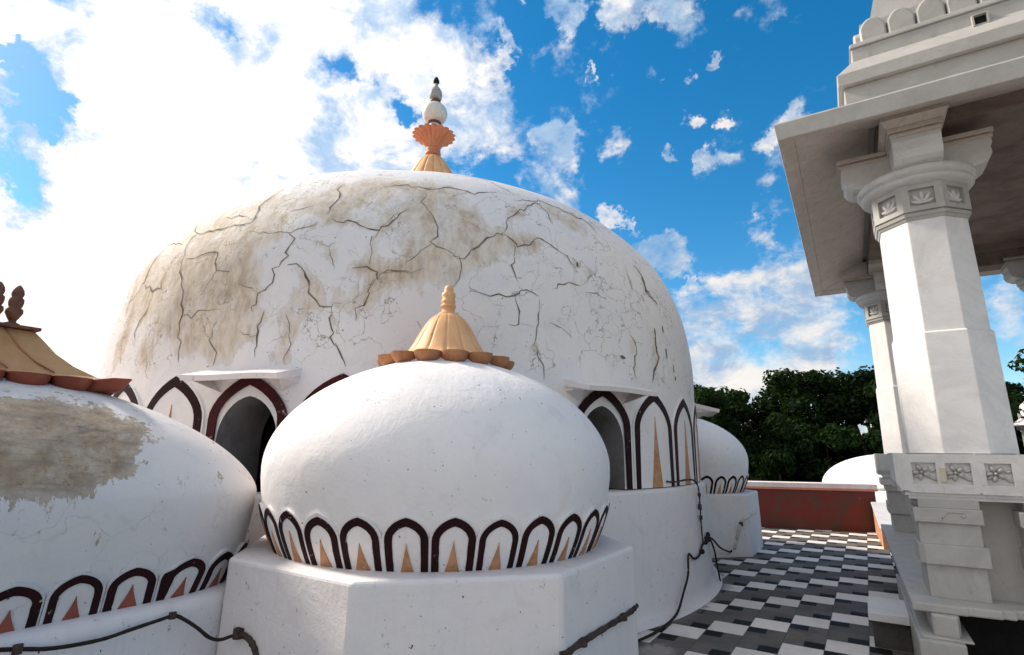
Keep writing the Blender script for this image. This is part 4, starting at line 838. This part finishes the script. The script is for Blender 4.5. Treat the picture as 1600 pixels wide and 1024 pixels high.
wire('hanging_lead', 'short black lead dropping from the junction behind the great dome\'s plinth edge', 'cable',
     [(-1.08, 4.5, -.63), (-1.09, 4.62, -.68), (-1.10, 4.75, -.78), (-1.10, 4.8, -.90), (-1.09, 4.82, -.995)], .007, 'black_cable')
# ================================================================== beyond the terrace
def far_dome(cx, cy, r, z0, z1, zd, label, nm='far_dome'):
    d = thing(nm, label, 'dome', (cx, cy, zd)); m = MB(); m.lathe(cx, cy, [(r*math.cos(R(a))**.9, z0+(z1-z0)*math.sin(R(a))) for a in range(0, 86, 5)]+[(.01, z1)], 64); m.build('dome_shell', 'distant_wash', d)
    m = MB(); m.lathe(cx, cy, [(r*1.02, zd), (r*1.02, z0-.03), (r, z0)], 64, 0, True, None, False, False); m.build('drum', 'distant_wash', d); return d
far_dome(.50, 12, 1.25, -.56, .03, -4.6, 'smooth white dome rising just behind the red parapet')
kx, ky = 3.15, 14.2; kk = thing('distant_kiosk', 'pale rooftop kiosk glimpsed beyond the thick marble pillar', 'kiosk', (kx, ky, -4.6))
m = MB(); m.lathe(kx, ky, [(.80, .57), (.80, .60), (.62, .66), (.56, .72), (.56, .84), (.50, .98), (.36, 1.12), (.18, 1.22), (.03, 1.30), (.02, 1.5)], 48); m.build('roof', 'distant_wash', kk)
m = MB(); m.lathe(kx, ky, [(.62, .50), (.62, .568), (.5, .57)], 48); m.build('roof_band', 'grey_stone', kk)
for k in range(8):
    a = math.pi/4*k; m = MB(); m.lathe(kx+.52*math.cos(a), ky+.52*math.sin(a), [(.05, -.6), (.045, .52)], 12); m.build('post', 'distant_wash', kk)
m = MB(); m.lathe(kx, ky, [(.75, -4.6), (.75, -.6)], 24); m.build('base', 'grey_stone', kk)
# ------------------------------------------------------------------ trees
def make_tree(name, seed, mat, h=6.6, cr=2.1, nleaf=19000):
    rnd = random.Random(seed)
    e = bpy.data.objects.new(name, None); C.objects.link(e); e['_o'] = (0, 0, 0); e.empty_display_size = .3
    clumps = []
    for k in range(38):
        a = rnd.uniform(0, 2*math.pi); f_ = rnd.random()**.6; zz = rnd.uniform(-1, 1)
        rr = cr*math.sqrt(max(0, 1-zz*zz*.85))*f_
        clumps.append((rr*math.cos(a), rr*math.sin(a), h*.61+zz*h*.31, rnd.uniform(.26, .62)*(1.15 if zz < 0 else .8), rnd.random()))
    vs, fs, tone = [], [], []
    for k in range(nleaf):
        c_ = clumps[rnd.randrange(len(clumps))]; d = Vector((rnd.gauss(0, 1), rnd.gauss(0, 1), rnd.gauss(0, 1))).normalized()
        rad = c_[3]*rnd.random()**.35*(1+.18*math.sin(5*d.x+seed)+.15*math.sin(7*d.y)); p = Vector(c_[:3])+Vector((d.x*rad*1.15, d.y*rad*1.15, d.z*rad*.75))
        nrm = (d+Vector((rnd.gauss(0, .6), rnd.gauss(0, .6), rnd.gauss(.3, .6)))).normalized()
        t_ = nrm.cross(Vector((rnd.gauss(0, 1), rnd.gauss(0, 1), rnd.gauss(0, 1)))).normalized(); b = nrm.cross(t_); s_ = rnd.uniform(.035, .08)
        o_ = len(vs); vs += [p-t_*s_, p-b*s_*.55+t_*s_*.2, p+t_*s_*1.1, p+b*s_*.55+t_*s_*.2]; fs.append((o_, o_+1, o_+2, o_+3))
        tn = max(0, min(1, .25+.5*c_[4]+rnd.gauss(0, .2))); tone += [tn]*4
    me = bpy.data.meshes.new('crown'); me.from_pydata([v*S for v in vs], [], fs); me.materials.append(MATS[mat]); at = me.attributes.new('tone', 'FLOAT', 'POINT'); at.data.foreach_set('value', tone)
    co_ = bpy.data.objects.new('crown', me); C.objects.link(co_); co_.parent = e
    m = MB(); pts = [(0, 0, 0), (.05, .02, h*.2), (-.04, .06, h*.42), (.02, 0, h*.6), (0, .05, h*.78)]
    P_ = smooth_pts(pts, 4); rings = []
    for k, p in enumerate(P_):
        r = .17*(1-.8*k/len(P_)); rings.append([(p.x+r*math.cos(2*math.pi*q/8), p.y+r*math.sin(2*math.pi*q/8), p.z) for q in range(8)])
    m.loft(rings, 0, True, True, True, True)
    tr = m.build('trunk', 'bark', e)
    m = MB()
    for c_ in clumps[::2]:
        z0 = rnd.uniform(.3, .55)*h; m.tube(smooth_pts([(0, 0, z0), (c_[0]*.45, c_[1]*.45, z0+(c_[2]-z0)*.35), (c_[0]*.9, c_[1]*.9, c_[2])], 3), .035, 6)
    m.build('limbs', 'bark', tr)
    return e
protos = [make_tree('broadleaf_tree', 3, 'leaves_dark'), make_tree('broadleaf_tree', 11, 'leaves_mid', 6.6, 2.4, 19000), make_tree('broadleaf_tree', 23, 'leaves_dark', 6.6, 1.9, 17000)]
used = set()
TREES = [(-15.5, 14, 6.6, 0, 'dark tree at the left end of the tree line, beside the great dome\'s right edge'), (-11.8, 17, 7.3, 1, 'dark tree peeking above the hood on the right side of the great dome'), (-8.0, 14.5, 4.2, 2, 'lowest-crowned tree behind the small dome, with sky above it'), (-5.6, 15.5, 8.0, 0, 'tree with the rounded crown in the middle of the gap between dome and pavilion'), (-1.9, 17, 8.2, 1, 'tree to the right of the rounded crown, behind the white dome beyond the parapet'),
         (1.2, 15.5, 8.3, 2, 'tall dark tree rising right against the slim rear pillar'), (4.5, 18, 7.9, 1, 'dark tree behind the thick front pillar'), (11.6, 16.5, 7.6, 0, 'dark tree at the photo\'s right edge beyond the pillar'), (15.5, 19, 8.2, 1, 'dark tree beyond the pavilion, behind the distant kiosk'),
         (-6.3, 20, 5.2, 2, 'farther dark tree filling the dip beside the rounded crown'), (-13.5, 20, 5.0, 2, 'farther dark tree behind the hood of the great dome'), (-9.8, 19, 4.2, 0, 'farther tree low behind the small dome'), (-3., 15, 3.9, 1, 'short tree in the shade under the rounded crown'), (-7.4, 14, 3.4, 2, 'short tree just behind the parapet\'s left half'), (2.6, 16, 4.5, 0, 'short tree in shade behind the parapet\'s right end'), (8.0, 16, 7.2, 2, 'dark tree just left of the distant kiosk, mostly hidden by the pillar')]
for k, (az_, D, el_, pi_, lb) in enumerate(TREES):
    src = protos[pi_]
    if pi_ in used:
        e = src.copy(); C.objects.link(e)
        for ch in [c_ for c_ in src.children]:
            c2 = ch.copy(); C.objects.link(c2); c2.parent = e
            for g2 in ch.children: c3 = g2.copy(); C.objects.link(c3); c3.parent = c2
    else: e = src; used.add(pi_)
    x, y = D*math.sin(R(az_)), D*math.cos(R(az_)); top = D*math.tan(R(el_)); sc_ = (top+4.6)/(6.6*.97)
    e.location = W((x, y, -4.6)); e.rotation_euler = (0, 0, k*1.7); e.scale = (max(.8, sc_), max(.8, sc_), sc_)
    e['label'] = lb; e['category'] = 'tree'; e['group'] = 'trees beyond the terrace'
for o in bpy.data.objects:
    if '_o' in o: del o['_o']
